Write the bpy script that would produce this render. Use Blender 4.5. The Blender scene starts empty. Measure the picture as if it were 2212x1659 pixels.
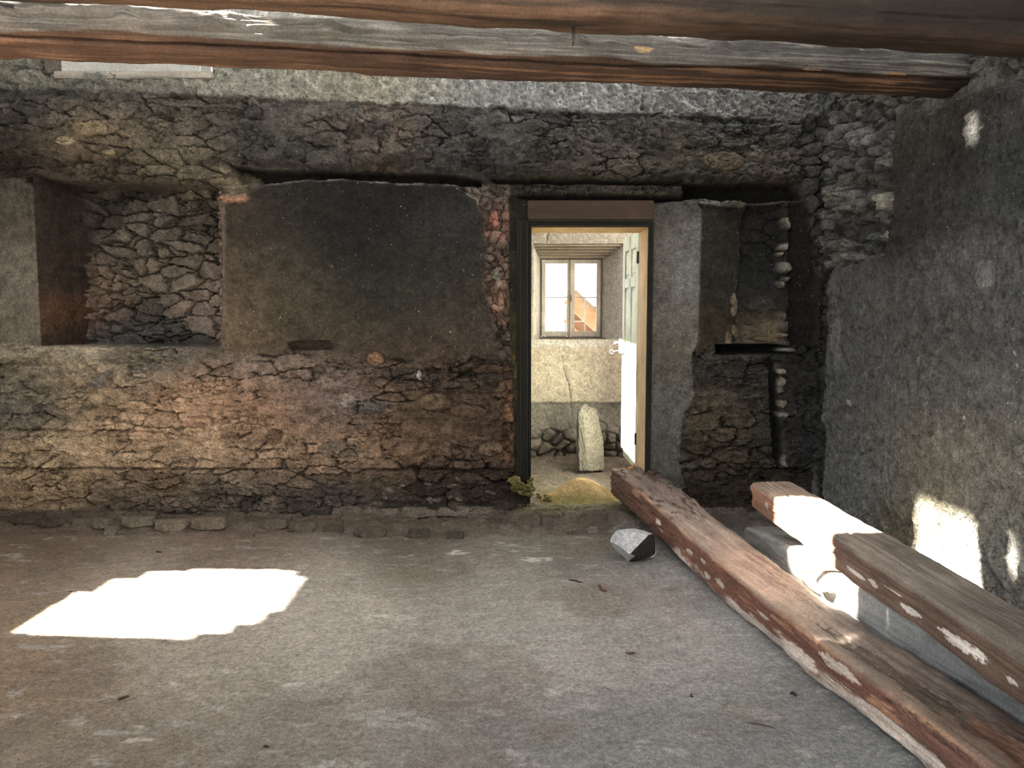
import bpy, bmesh, math, random
import numpy as np
from mathutils import Matrix, Vector
C = bpy.context.scene.collection
F = 1720.0; CZ = 1.5; PITCH = math.atan(149.5/F); CP, SP = math.cos(PITCH), math.sin(PITCH)
YW = 5.70      # face of the back wall
XR = 2.18      # face of the right wall
XL = -4.20     # face of the left wall
TANE = 0.70    # tangent of the sun's elevation; it shines along +x

# ------------------------------------------------------------------ camera maths
def proj(x, y, z):
    dz = z-CZ
    dep = y*CP - dz*SP
    up = dz*CP + y*SP
    return 1106+F*x/dep, 829.5-F*up/dep
def ray(u, v):
    a = (u-1106)/F; b = (829.5-v)/F
    return a, CP+b*SP, -SP+b*CP
def on_y(u, v, y): a, b, c = ray(u, v); t = y/b; return Vector((a*t, y, CZ+c*t))
def on_z(u, v, z): a, b, c = ray(u, v); t = (z-CZ)/c; return Vector((a*t, b*t, z))
def on_x(u, v, x): a, b, c = ray(u, v); t = x/a; return Vector((x, b*t, CZ+c*t))

# ------------------------------------------------------------------ noise
def lat(seed): return np.random.RandomState(seed).rand(256, 256)
_T = {}
def tab(seed):
    if seed not in _T: _T[seed] = lat(seed)
    return _T[seed]
def vn(x, y, seed=0):
    t = tab(seed); xi = np.floor(x).astype(np.int64); yi = np.floor(y).astype(np.int64)
    fx = x-xi; fy = y-yi; fx = fx*fx*fx*(fx*(fx*6-15)+10); fy = fy*fy*fy*(fy*(fy*6-15)+10)
    a = t[xi & 255, yi & 255]; b = t[(xi+1) & 255, yi & 255]; c = t[xi & 255, (yi+1) & 255]; d = t[(xi+1) & 255, (yi+1) & 255]
    return (a*(1-fx)+b*fx)*(1-fy)+(c*(1-fx)+d*fx)*fy
def fbm(x, y, seed=0, o=4, g=.5):     # about -1 .. 1
    s = 0; a = 1; n = 0
    for k in range(o):
        s = s+a*(vn(x*2**k+17.3*k, y*2**k-9.1*k, seed+k)*2-1); n += a; a *= g
    return s/n
def voro(x, y, seed=0, jit=.85):
    tx, ty, tr = tab(seed+100), tab(seed+101), tab(seed+102)
    xi = np.floor(x).astype(np.int64); yi = np.floor(y).astype(np.int64)
    f1 = np.full(x.shape, 9.); f2 = f1.copy(); rid = np.zeros(x.shape); ox = np.zeros(x.shape); oy = np.zeros(x.shape)
    for i in (-1, 0, 1):
        for j in (-1, 0, 1):
            cx = xi+i; cy = yi+j; A = cx & 255; B = cy & 255
            dx = x-(cx+.5+(tx[A, B]-.5)*jit); dy = y-(cy+.5+(ty[A, B]-.5)*jit)
            d = np.sqrt(dx*dx+dy*dy)
            m = d < f1
            f2 = np.where(m, f1, np.minimum(f2, d)); f1 = np.where(m, d, f1)
            rid = np.where(m, tr[A, B], rid); ox = np.where(m, dx, ox); oy = np.where(m, dy, oy)
    return f1, f2, rid, ox, oy
def ss(a, b, x): t = np.clip((x-a)/(b-a), 0, 1); return t*t*(3-2*t)
def sdf(U, V, poly):          # signed distance, negative inside
    d = np.full(U.shape, 1e9); ins = np.zeros(U.shape, bool); n = len(poly)
    for i in range(n):
        ax, ay = poly[i]; bx, by = poly[(i+1) % n]
        ex, ey = bx-ax, by-ay; L = ex*ex+ey*ey+1e-9
        t = np.clip(((U-ax)*ex+(V-ay)*ey)/L, 0, 1)
        d = np.minimum(d, (U-ax-ex*t)**2+(V-ay-ey*t)**2)
        c = ((ay > V) != (by > V)) & (U < (bx-ax)*(V-ay)/((by-ay) if by != ay else 1e-9)+ax)
        ins ^= c
    d = np.sqrt(d); return np.where(ins, -d, d)
def msk(U, V, poly, soft=3):
    return 1-ss(-soft, soft, sdf(U, V, poly))
def lin(c):
    c = np.asarray(c, float)/255.; c = c+(c.mean(-1, keepdims=True)-c)*.24; return np.where(c <= .04045, c/12.92, ((c+.055)/1.055)**2.4)
def field(U, V, pts, sig=75.):
    w = np.zeros(U.shape); s = np.zeros(U.shape+(3,))
    for (u, v, r, g, b) in pts:
        q = np.exp(-((U-u)**2+((V-v)*1.6)**2)/(2*sig*sig))+1e-9/(1+((U-u)**2+(V-v)**2)/1e4)
        w += q; s += q[..., None]*lin((r, g, b))
    return s/w[..., None]
def mix(a, b, t):
    if np.ndim(b) == 1: b = np.asarray(b)[None, :] if a.ndim == 2 else np.asarray(b)[None, None, :]
    return a*(1-t[..., None])+b*t[..., None]

# ------------------------------------------------------------------ objects
def tag(o, label=None, cat=None, group=None, kind=None):
    if label: o['label'] = label
    if cat: o['category'] = cat
    if group: o['group'] = group
    if kind: o['kind'] = kind
    return o
def struct(o, label, cat): return tag(o, label, cat, kind='structure')
def empty(name, loc=(0, 0, 0), rz=0):
    o = bpy.data.objects.new(name, None); o.location = loc; o.rotation_euler = (0, 0, rz); o.empty_display_size = .1; C.objects.link(o); return o
def npmesh(name, P, quads, mat, col=None, parent=None, smooth=True, loc=None, M=None):
    """P (n,3) world points; quads (m,4) ints"""
    me = bpy.data.meshes.new(name); P = np.asarray(P, float)
    ob = bpy.data.objects.new(name, me); C.objects.link(ob)
    if M is None and loc is not None: M = Matrix.Translation(loc)
    if M is not None:
        ob.matrix_world = M; I = np.array(M.inverted()); P = P@I[:3, :3].T+I[:3, 3]
    n = len(P); q = np.asarray(quads, np.int32); m = len(q); k = q.shape[1]
    me.vertices.add(n); me.vertices.foreach_set('co', P.astype(np.float32).ravel())
    me.loops.add(m*k); me.loops.foreach_set('vertex_index', q.ravel())
    me.polygons.add(m); me.polygons.foreach_set('loop_start', np.arange(0, m*k, k, dtype=np.int32))
    me.update(calc_edges=True)
    me.polygons.foreach_set('use_smooth', np.full(m, smooth, bool))
    if col is not None:
        ca = me.color_attributes.new('Col', 'FLOAT_COLOR', 'POINT')
        c4 = np.ones((n, 4), np.float32); c4[:, :3] = np.asarray(col).reshape(-1, 3); ca.data.foreach_set('color', c4.ravel())
    me.validate(); me.materials.append(mat)
    if parent: ob.parent = parent
    return ob
def gridquads(na, nb, keep=None):
    i = np.arange(na*nb).reshape(na, nb)
    q = np.stack([i[:-1, :-1], i[1:, :-1], i[1:, 1:], i[:-1, 1:]], -1)
    if keep is not None: return q[keep]
    return q.reshape(-1, 4)
class MB:
    def __init__(s): s.v = []; s.f = []
    def add(s, vs, fs):
        b = len(s.v); s.v += [tuple(v) for v in vs]; s.f += [tuple(b+i for i in f) for f in fs]
    def box(s, x0, x1, y0, y1, z0, z1, M=None):
        vs = [Vector((x, y, z)) for x in (x0, x1) for y in (y0, y1) for z in (z0, z1)]
        if M: vs = [M@v for v in vs]
        s.add(vs, [(0, 1, 3, 2), (4, 6, 7, 5), (0, 4, 5, 1), (2, 3, 7, 6), (0, 2, 6, 4), (1, 5, 7, 3)])
    def tube(s, pts, r, n=8):
        pts = [Vector(p) for p in pts]; rs = r if isinstance(r, (list, tuple)) else [r]*len(pts); R = []
        for i, p in enumerate(pts):
            t = (pts[min(i+1, len(pts)-1)]-pts[max(i-1, 0)]).normalized()
            a = t.cross(Vector((0, 0, 1)));
            if a.length < .1: a = t.cross(Vector((1, 0, 0)))
            a.normalize(); b = t.cross(a)
            R.append([p+(a*math.cos(k*2*math.pi/n)+b*math.sin(k*2*math.pi/n))*rs[i] for k in range(n)])
        vs = [v for r_ in R for v in r_]; fs = []
        for i in range(len(pts)-1):
            for k in range(n): fs.append((i*n+k, i*n+(k+1) % n, (i+1)*n+(k+1) % n, (i+1)*n+k))
        fs.append(tuple(range(n-1, -1, -1))); fs.append(tuple((len(pts)-1)*n+k for k in range(n)))
        s.add(vs, fs)
    def prism(s, poly, y0, y1):      # poly in (x,z)
        n = len(poly); s.add([(x, y0, z) for x, z in poly]+[(x, y1, z) for x, z in poly],
            [tuple(range(n)), tuple(range(2*n-1, n-1, -1))]+[(i, i+n, (i+1) % n+n, (i+1) % n) for i in range(n)])
    def build(s, name, mat, parent=None, loc=None, bev=0, smooth=False):
        me = bpy.data.meshes.new(name); L = Vector(loc) if loc is not None else Vector((0, 0, 0))
        if loc is None and parent is None and s.v:
            L = Vector((sum(v[0] for v in s.v)/len(s.v), sum(v[1] for v in s.v)/len(s.v), min(v[2] for v in s.v)))
        me.from_pydata([tuple(Vector(v)-L) for v in s.v], [], s.f); me.update()
        bm = bmesh.new(); bm.from_mesh(me); bmesh.ops.recalc_face_normals(bm, faces=bm.faces)
        if bev: bmesh.ops.bevel(bm, geom=list(bm.edges), offset=bev, segments=2, affect='EDGES', clamp_overlap=True)
        bm.to_mesh(me); bm.free()
        if smooth: me.polygons.foreach_set('use_smooth', [True]*len(me.polygons))
        me.materials.append(mat); o = bpy.data.objects.new(name, me); C.objects.link(o); o.location = L
        if parent: o.parent = parent; o.location = L
        return o
def box(name, x0, x1, y0, y1, z0, z1, mat, parent=None, bev=0):
    m = MB(); m.box(x0, x1, y0, y1, z0, z1); return m.build(name, mat, parent, bev=bev)

# ------------------------------------------------------------------ materials
def newmat(name):
    m = bpy.data.materials.new(name); m.use_nodes = True; nt = m.node_tree; b = nt.nodes['Principled BSDF']; return m, nt, b
def N(nt, t, **k):
    n = nt.nodes.new(t)
    for a, v in k.items():
        if a in n.inputs: n.inputs[a].default_value = v
        else: setattr(n, a, v)
    return n
def ramp(nt, f, p0, c0, p1, c1):
    r = nt.nodes.new('ShaderNodeValToRGB'); e = r.color_ramp.elements
    e[0].position = p0; e[1].position = p1; e[0].color = (c0,)*3+(1,) if not hasattr(c0, '__len__') else tuple(c0)+(1,)
    e[1].color = (c1,)*3+(1,) if not hasattr(c1, '__len__') else tuple(c1)+(1,)
    nt.links.new(f, r.inputs[0]); return r.outputs[0]
def mul(nt, a, b, fac=1., mode='MULTIPLY'):
    m = nt.nodes.new('ShaderNodeMix'); m.data_type = 'RGBA'; m.blend_type = mode
    if isinstance(fac, (int, float)): m.inputs[0].default_value = fac
    else: nt.links.new(fac, m.inputs[0])
    for s, k in ((a, 6), (b, 7)):
        if hasattr(s, 'is_linked') or isinstance(s, bpy.types.NodeSocket): nt.links.new(s, m.inputs[k])
        else: m.inputs[k].default_value = tuple(s)+(1,)
    return m.outputs[2]
def stone_mat(name, col=None, scale=1., speck=.75, speckcol=(.75, .73, .7), bump=.5, bdist=.012, lo=.62, hi=1.45, rough=.93, fine=140., pits=0.):
    m, nt, b = newmat(name); L = nt.links.new
    tc = N(nt, 'ShaderNodeTexCoord').outputs['Object']
    def noise(s, d=6, r=.6, dist=0.):
        n = N(nt, 'ShaderNodeTexNoise', Scale=s*scale, Detail=d, Roughness=r, Distortion=dist); L(tc, n.inputs['Vector']); return n.outputs['Fac']
    n1 = noise(14., 6, .65, .3); n2 = noise(fine, 4, .6); n3 = noise(47., 5, .6)
    if col is None:
        a = N(nt, 'ShaderNodeAttribute'); a.attribute_name = 'Col'; base = a.outputs['Color']
    else:
        r = N(nt, 'ShaderNodeRGB'); r.outputs[0].default_value = tuple(col)+(1,); base = r.outputs[0]
    c = mul(nt, base, ramp(nt, n1, .3, lo, .7, hi)); c = mul(nt, c, ramp(nt, n3, .32, .72, .68, 1.3)); c = mul(nt, c, ramp(nt, n2, .33, .7, .68, 1.32))
    if speck < 1:
        n4 = noise(75., 3, .5); c = mul(nt, c, speckcol, ramp(nt, n4, speck, 0., min(speck+.03, .999), .8), 'MIX')
    L(c, b.inputs['Base Color']); b.inputs['Roughness'].default_value = rough; b.inputs['Specular IOR Level'].default_value = .25
    h = N(nt, 'ShaderNodeMath', operation='ADD'); L(n2, h.inputs[0]); k = N(nt, 'ShaderNodeMath', operation='MULTIPLY'); k.inputs[1].default_value = 1.8; L(n3, k.inputs[0]); L(k.outputs[0], h.inputs[1])
    hh = h.outputs[0]
    if pits:
        vo = N(nt, 'ShaderNodeTexVoronoi', Scale=70.*scale); L(tc, vo.inputs['Vector'])
        pr = ramp(nt, vo.outputs['Distance'], .1, 0., .3, 1.); k2 = N(nt, 'ShaderNodeMath', operation='MULTIPLY'); k2.inputs[1].default_value = pits; L(pr, k2.inputs[0])
        h2 = N(nt, 'ShaderNodeMath', operation='ADD'); L(hh, h2.inputs[0]); L(k2.outputs[0], h2.inputs[1]); hh = h2.outputs[0]
    bp = N(nt, 'ShaderNodeBump', Strength=bump, Distance=bdist); L(hh, bp.inputs['Height']); L(bp.outputs[0], b.inputs['Normal'])
    return m
def wood_mat(name, col=None, ax=0, sc=(1.2, 26., 26.), lo=.6, hi=1.35, bump=.45, rough=.75, dist=.008):
    m, nt, b = newmat(name); L = nt.links.new
    tc = N(nt, 'ShaderNodeTexCoord').outputs['Object']; mp = N(nt, 'ShaderNodeMapping'); L(tc, mp.inputs[0])
    s = list(sc)
    if ax == 1: s = [sc[1], sc[0], sc[2]]
    if ax == 2: s = [sc[1], sc[2], sc[0]]
    mp.inputs['Scale'].default_value = s
    n1 = N(nt, 'ShaderNodeTexNoise', Scale=1., Detail=7, Roughness=.6, Distortion=.6); L(mp.outputs[0], n1.inputs['Vector'])
    n2 = N(nt, 'ShaderNodeTexNoise', Scale=5., Detail=6, Roughness=.65, Distortion=.3); L(tc, n2.inputs['Vector'])
    n3 = N(nt, 'ShaderNodeTexNoise', Scale=90., Detail=4, Roughness=.6); L(tc, n3.inputs['Vector'])
    if col is None:
        a = N(nt, 'ShaderNodeAttribute'); a.attribute_name = 'Col'; base = a.outputs['Color']
    else:
        r = N(nt, 'ShaderNodeRGB'); r.outputs[0].default_value = tuple(col)+(1,); base = r.outputs[0]
    c = mul(nt, base, ramp(nt, n1.outputs['Fac'], .3, lo, .7, hi)); c = mul(nt, c, ramp(nt, n2.outputs['Fac'], .3, .75, .7, 1.25)); c = mul(nt, c, ramp(nt, n3.outputs['Fac'], .3, .75, .7, 1.22))
    L(c, b.inputs['Base Color']); b.inputs['Roughness'].default_value = rough; b.inputs['Specular IOR Level'].default_value = .3
    h = N(nt, 'ShaderNodeMath', operation='ADD'); L(n1.outputs['Fac'], h.inputs[0]); k = N(nt, 'ShaderNodeMath', operation='MULTIPLY'); k.inputs[1].default_value = .35; L(n3.outputs['Fac'], k.inputs[0]); L(k.outputs[0], h.inputs[1])
    bp = N(nt, 'ShaderNodeBump', Strength=bump, Distance=dist); L(h.outputs[0], bp.inputs['Height']); L(bp.outputs[0], b.inputs['Normal'])
    return m
M_WALL = stone_mat('sooted_masonry', bump=.95, bdist=.016, pits=.6, speck=.71)
M_FLOOR = stone_mat('concrete_floor', bump=.7, bdist=.01, pits=.35, lo=.8, hi=1.2, speck=.76, speckcol=(.5, .5, .48))
M_PLAIN = stone_mat('lime_plaster', col=tuple(lin((176, 168, 155))), bump=.4)
M_SHELL = stone_mat('shell_masonry', col=(.30, .28, .25), bump=.4)
M_ROOM = stone_mat('room_plaster', bump=.4, bdist=.01, lo=.82, hi=1.18, speck=1.)
M_DIRT = stone_mat('dirt', bump=.9, bdist=.02, speck=.7)
M_ROCK = stone_mat('rock_surface', bump=.4, bdist=.008, lo=.8, hi=1.2, speck=1.)
M_SAND = stone_mat('yellow_sand', bump=.7, bdist=.01, lo=.75, hi=1.2, fine=260., speck=.70, speckcol=(.6, .52, .33))
M_WOOD = wood_mat('old_timber')
M_LOG = wood_mat('charred_log', sc=(1.0, 17., 17.), bump=.6, dist=.012)
M_PALE = wood_mat('pale_board', col=tuple(lin((205, 208, 204))), lo=.9, hi=1.06, bump=.1, rough=.6)
M_BLACK = wood_mat('blackened_frame', col=(.012, .0112, .0085), ax=2, bump=.5, rough=.8)
M_LINTEL = wood_mat('scorched_lintel', col=tuple(lin((64, 47, 36))), sc=(1.5, 20, 20))
M_JAMB = wood_mat('raw_jamb', col=tuple(lin((214, 178, 128))), ax=2, lo=.8, hi=1.15, bump=.2)
M_HEAD = wood_mat('raw_head', col=tuple(lin((205, 160, 90))), lo=.8, hi=1.15, bump=.2)
M_LEAF = wood_mat('pale_green_paint', col=tuple(lin((205, 212, 188))), ax=2, lo=.88, hi=1.08, bump=.15, rough=.55)
M_SASH = wood_mat('weathered_sash', col=tuple(lin((196, 188, 176))), ax=2, lo=.8, hi=1.15, bump=.2)
M_SASHD = wood_mat('dirty_outer_frame', col=tuple(lin((132, 124, 112))), ax=2, lo=.8, hi=1.15, bump=.3)
M_REED = wood_mat('reed_batten', col=tuple(lin((160, 142, 120))), lo=.7, hi=1.2, bump=.4)
M_ORANGE = wood_mat('orange_board', col=tuple(lin((205, 100, 62))), lo=.8, hi=1.15, bump=.1)
M_BROWN = wood_mat('brown_board', col=tuple(lin((120, 78, 52))), lo=.7, hi=1.2, bump=.1)
M_ROOF = wood_mat('roof_board', col=(.16, .11, .07))
M_METAL, _nt, _b = newmat('pale_metal'); _b.inputs['Base Color'].default_value = (.62, .58, .48, 1); _b.inputs['Metallic'].default_value = .35; _b.inputs['Roughness'].default_value = .45
M_IRON, _nt, _b = newmat('dark_iron'); _b.inputs['Base Color'].default_value = (.03, .027, .024, 1); _b.inputs['Roughness'].default_value = .6
M_GLASS, _nt, _b = newmat('window_glass'); _nt.nodes.remove(_b)
_tr = N(_nt, 'ShaderNodeBsdfTransparent'); _tr.inputs[0].default_value = (.93, .95, .95, 1); _gl = N(_nt, 'ShaderNodeBsdfGlossy', Roughness=.03); _mx = N(_nt, 'ShaderNodeMixShader'); _fr = N(_nt, 'ShaderNodeFresnel', IOR=1.45)
_nt.links.new(_fr.outputs[0], _mx.inputs[0]); _nt.links.new(_tr.outputs[0], _mx.inputs[1]); _nt.links.new(_gl.outputs[0], _mx.inputs[2]); _nt.links.new(_mx.outputs[0], _nt.nodes['Material Output'].inputs[0])
M_MOSS = stone_mat('yellow_moss', bump=.9, bdist=.02, fine=200., speck=1.)

# ------------------------------------------------------------------ back wall
def arr(a, b, step): return np.linspace(a, b, int(round((b-a)/step))+1)
DX0, DX1 = .13, .967          # door opening in x
DZ1 = on_y(1270, 489, YW).z   # its head
xs = np.concatenate([arr(XL-.1, -3.75, .03)[:-1], arr(-3.75, XR+.32, .0055)])
zs = np.concatenate([arr(-.05, 3.9, .0055), arr(3.93, 5.7, .04)])
X, Z = np.meshgrid(xs, zs, indexing='ij')
U, V = proj(X, YW, Z)
wu = U+7*fbm(X*9, Z*9, 3, 4)+2.5*fbm(X*40, Z*40, 8, 2); wv = V+7*fbm(X*9, Z*9, 5, 4)+2.5*fbm(X*40, Z*40, 9, 2)
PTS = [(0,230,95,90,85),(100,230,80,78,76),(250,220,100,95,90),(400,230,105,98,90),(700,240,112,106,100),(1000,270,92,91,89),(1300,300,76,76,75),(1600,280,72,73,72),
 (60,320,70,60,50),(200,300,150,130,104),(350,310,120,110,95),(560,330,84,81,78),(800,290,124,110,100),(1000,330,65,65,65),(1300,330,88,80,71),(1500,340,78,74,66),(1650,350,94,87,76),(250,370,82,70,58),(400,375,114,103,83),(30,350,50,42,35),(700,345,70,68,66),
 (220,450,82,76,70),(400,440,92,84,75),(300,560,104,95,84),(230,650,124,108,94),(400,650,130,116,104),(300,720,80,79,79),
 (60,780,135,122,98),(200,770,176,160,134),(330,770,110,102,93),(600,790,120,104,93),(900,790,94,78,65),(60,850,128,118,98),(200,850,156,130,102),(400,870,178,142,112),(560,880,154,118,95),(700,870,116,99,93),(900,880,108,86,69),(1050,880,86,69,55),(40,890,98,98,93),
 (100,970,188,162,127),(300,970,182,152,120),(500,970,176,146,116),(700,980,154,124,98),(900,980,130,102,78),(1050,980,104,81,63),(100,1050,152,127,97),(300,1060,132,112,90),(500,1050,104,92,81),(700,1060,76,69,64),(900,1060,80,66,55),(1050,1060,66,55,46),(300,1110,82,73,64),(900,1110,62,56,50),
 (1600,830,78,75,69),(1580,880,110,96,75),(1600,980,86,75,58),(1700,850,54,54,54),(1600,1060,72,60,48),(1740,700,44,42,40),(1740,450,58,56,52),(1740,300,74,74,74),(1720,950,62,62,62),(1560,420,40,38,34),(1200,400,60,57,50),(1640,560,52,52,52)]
COL = field(U, V, PTS, 62.)*(1+.4*ss(740, 800, V)*(1-ss(700, 1000, U)))[..., None]  # lower left brightened in the colour, for the light near the sun patch
# smeared masonry everywhere
dwx = X+.05*fbm(X*5, Z*5, 21, 3)+.012*fbm(X*30, Z*30, 22, 2); dwz = Z+.022*fbm(X*6, Z*8, 31, 3)+.008*fbm(X*30, Z*30, 32, 2)
dwx += .012*fbm(X*60, Z*60, 23, 2); dwz += .008*fbm(X*60, Z*60, 33, 2)
f1, f2, rid, ox, oy = voro(dwx/.235, dwz/.088, 1, 1.); e = f2-f1
cm = ss(-.1, .22, fbm(X*3.2, Z*5.5, 41, 3)+.4*fbm(X*12, Z*12, 45, 2))
crack = (1-ss(.0, .05+.12*vn(X*8, Z*14, 46), e))*cm
terr = 0; terc = 0
for k_, (sx_, sz_, dp_) in enumerate(((3.2, 9., .014), (6., 15., .012), (11., 24., .010))):
    t_ = fbm(X*sx_+.2*k_, Z*sz_, 141+k_*5, 5, .62); e_ = ss(.02, .07, t_); terr = terr+dp_*e_; terc = terc+np.exp(-((t_-.03)/.022)**2)
H = .012*(rid-.5)*cm+.016*fbm(X*4, Z*7, 51, 4)+.010*fbm(X*26, Z*34, 55, 4, .65)+terr-.02 - .05*crack - .016*ss(.32, .5, fbm(X*16, Z*26, 151, 4))
g1, g2, grid_, _, _ = voro(dwx/.07+3, dwz/.045, 5)
sm = ss(.18, .4, fbm(X*4.5, Z*8, 61, 3))*(V > 235)
H += sm*(-.03*(1-ss(0, .22, g2-g1))+.012*(1-g1))
COL = COL*(1+(.1+.4*cm)[..., None]*(rid-.5)[..., None])*(1+.16*fbm(X*7, Z*18, 153, 5, .6))[..., None]*(1+5.*(terr-.018))[..., None]*(1+.22*(sm*(grid_-.5))[..., None])
COL *= (1-.45*crack)[..., None]
# horizontal casting lines / ledges of the rammed courses
def course(u0, v0, u1, v1, dh, wid=5., ua=-400, ub=2000, lip=0.):
    """wall above the line stands dh proud of what is below; groove at the line"""
    global H
    vl = v0+(wu*.5+U*.5-u0)*(v1-v0)/(u1-u0); s = V+1.3*fbm(X*14, X*0+Z*3, 71, 3)*2.2-vl
    on = ss(ua-25, ua+25, wu)*(1-ss(ub-25, ub+25, wu)); br = .35+.65*ss(-.35, .15, fbm(X*3+u0, Z*2, 75, 3))
    H = H+on*br*(dh*(1-ss(-2, 2, s))*np.exp(-np.clip(-s, 0, 999)/38.) - lip*np.exp(-(s/wid)**2))
course(0, 272, 1000, 280, .018, 3, -400, 980, .012)
course(0, 192, 1700, 262, .03, 4, 150, 1720, .0)
course(0, 928, 400, 934, .03, 3., -400, 330, .045)
course(0, 1012, 1100, 1014, .045, 3., -400, 1105, .055)
course(0, 788, 1100, 800, .015, 3, -400, 1080, .014)
course(0, 838, 1100, 850, .014, 3, 60, 1080, .012)
course(0, 900, 1100, 906, .012, 3, 250, 1080, .012)
course(1480, 1013, 1760, 1013, .03, 4, 1470, 1765, .03)
course(1480, 880, 1690, 885, .02, 4, 1480, 1690, .01)
# crumbly pale concrete at the top
top = 1-ss(-5, 7, wv-(190+(U-150)*.043*(U > 150)+(U > 1500)*(U-1500)*.02))
rg = 1-np.abs(fbm(X*13, Z*15, 81, 4)); rg2 = 1-np.abs(fbm(X*34, Z*36, 85, 3))
hT = -.02+.08*(rg-.6)+.035*(rg2-.6)+.02*fbm(X*3, Z*5, 88, 3)
TP = [(0,160,150,150,138),(120,170,128,127,118),(300,175,146,146,136),(520,190,172,172,162),(700,190,182,182,172),(800,200,190,186,160),(950,200,176,178,178),(1200,215,160,162,163),(1500,225,132,134,134),(1680,230,112,113,112),(1760,240,92,92,92),
      (60,20,190,186,178),(250,20,120,116,110),(500,40,205,206,204),(900,50,212,213,213),(1400,80,205,207,208),(1900,110,150,150,148),(500,-100,212,212,210),(1500,-100,205,207,208),(-200,0,190,186,178)]
H = H*(1-top)+hT*top; cT = field(U, V, TP, 90.)*(1+.35*(rg2-.75))[..., None]; COL = mix(COL, cT, top)
up = 1-ss(96, 112, wv-(U-300)*.02); H = H*(1-up)+(-.05+.006*fbm(X*40, Z*22, 91, 3)+.01*fbm(X*5, Z*5, 95, 2))*up     # roughcast upper storey, set back
# ledge courses around v 350..430
def pit(poly, depth, soft=3, col=None, warp=1.):
    global H, COL
    m = msk(U+(wu-U)*warp, V+(wv-V)*warp, poly, soft); H = H*(1-m)+depth*m+m*.006*fbm(X*25, Z*25, 15, 3)
    if col is not None: COL = mix(COL, lin(col)[None, None, :]*(1+.35*(rid-.5))[..., None], m)
    return m
def add(poly, dh, soft=4, warp=1.):
    global H
    m = msk(U+(wu-U)*warp, V+(wv-V)*warp, poly, soft); H = H+dh*m; return m
add([(-60,205),(500,232),(860,245),(1400,262),(1725,275),(1728,388),(1300,386),(1050,380),(1000,372),(860,366),(500,352),(150,350),(-60,330)], .055, 5)
add([(150,354),(505,360),(500,392),(160,392)], .035, 4, .5)
add([(1080,392),(1480,398),(1478,424),(1085,420)], .02, 4)
pit([(500,360),(600,368),(860,372),(990,380),(1040,388),(1040,402),(900,392),(720,386),(600,392),(520,398)], -.17, 3, (30,28,26), .5)  # slots here are coloured near-black: shade under the ledges is painted in
pit([(1060,386),(1480,392),(1480,400),(1070,396)], -.08, 3, (34,32,28), .5)
pit([(1475,398),(1745,394),(1745,430),(1640,434),(1480,428)], -.17, 3, (26,25,23), .5)
pit([(1120,420),(1480,424),(1480,434),(1110,434)], -.10, 3, (26,25,23), .5)
# niche with rubble back
YN = .28
nich = msk(U+(wu-U)*.25, V+(wv-V)*.3, [(156,397),(468,401),(472,746),(165,746)], 4)
nwx = dwx+.05*fbm(X*7, Z*9, 161, 3); nwz = dwz+.03*fbm(X*7, Z*9, 165, 3)
r1, r2, rr, rox, roy = voro(nwx/.2, nwz/.098, 11, 1.); ra, rb_, rc_, rd, re_ = voro(nwx/.1+4, nwz/.06, 12, 1.); sel = (rr > .62)
r1 = np.where(sel, ra, r1); r2 = np.where(sel, rb_, r2); rox = np.where(sel, rd, rox); roy = np.where(sel, re_, roy); re = r2-r1; rr = np.where(sel, rc_, rr/.62)
hR = -YN+.05+(-.085*(1-ss(0, .07+.12*vn(X*9, Z*12, 167), re))+.085*(rr-.5)+.07*rox*(np.modf(rr*3.)[0]-.5)*2+.07*roy*(np.modf(rr*7.)[0]-.6)*2+.014*fbm(X*18, Z*26, 55, 4))
H = H*(1-nich)+hR*nich
nx0 = on_y(84, 560, YW).x; tj = np.clip((X-nx0)/.09, 0, 1)
jam = (X > nx0-.004) & (U < 175) & (V > 392-.15*(150-U)) & (V < 747)
H = np.where(jam & (nich < .5), -(YN+.02)*tj+.02+.004*fbm(X*30, Z*30, 2, 3), H)
cJ = field(U, V, [(120,450,62,54,46),(120,600,66,54,45),(110,680,104,70,50),(130,720,70,52,40)], 40.)  # jamb darker than the front plaster: its shade is put into the colour
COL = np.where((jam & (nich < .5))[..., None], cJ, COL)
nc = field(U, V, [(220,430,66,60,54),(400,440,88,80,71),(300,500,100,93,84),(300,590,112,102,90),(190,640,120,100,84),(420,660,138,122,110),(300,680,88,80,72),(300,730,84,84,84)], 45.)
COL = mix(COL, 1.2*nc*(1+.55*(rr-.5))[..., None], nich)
# sill of the niche, pale lime
sill = msk(U, wv, [(95,748),(475,748),(480,762),(300,775),(120,780)], 4); H += sill*.012; COL = mix(COL, lin((186,172,146)), sill*ss(-.4, .2, fbm(X*6, Z*9, 17, 3))*(1-ss(300, 420, U)*.6))
# left plaster
pl = msk(wu*.5+U*.5, wv, [(-400,350),(40,385),(84,405),(100,742),(20,748),(-400,735)], 4)*(1-(jam*1.)); H = H*(1-pl)+(.022+.005*fbm(X*5, Z*5, 18, 3)+.003*fbm(X*45, Z*45, 19, 3))*pl
COL = mix(COL, field(U, V, [(0,450,96,92,80),(60,450,88,82,72),(20,600,118,113,102),(70,700,120,112,98),(0,400,60,55,46)], 60.), pl)
COL = mix(COL, lin((200,188,162)), msk(wu, wv, [(-60,742),(90,745),(95,760),(40,775),(-60,770)], 6)*.7)
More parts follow.
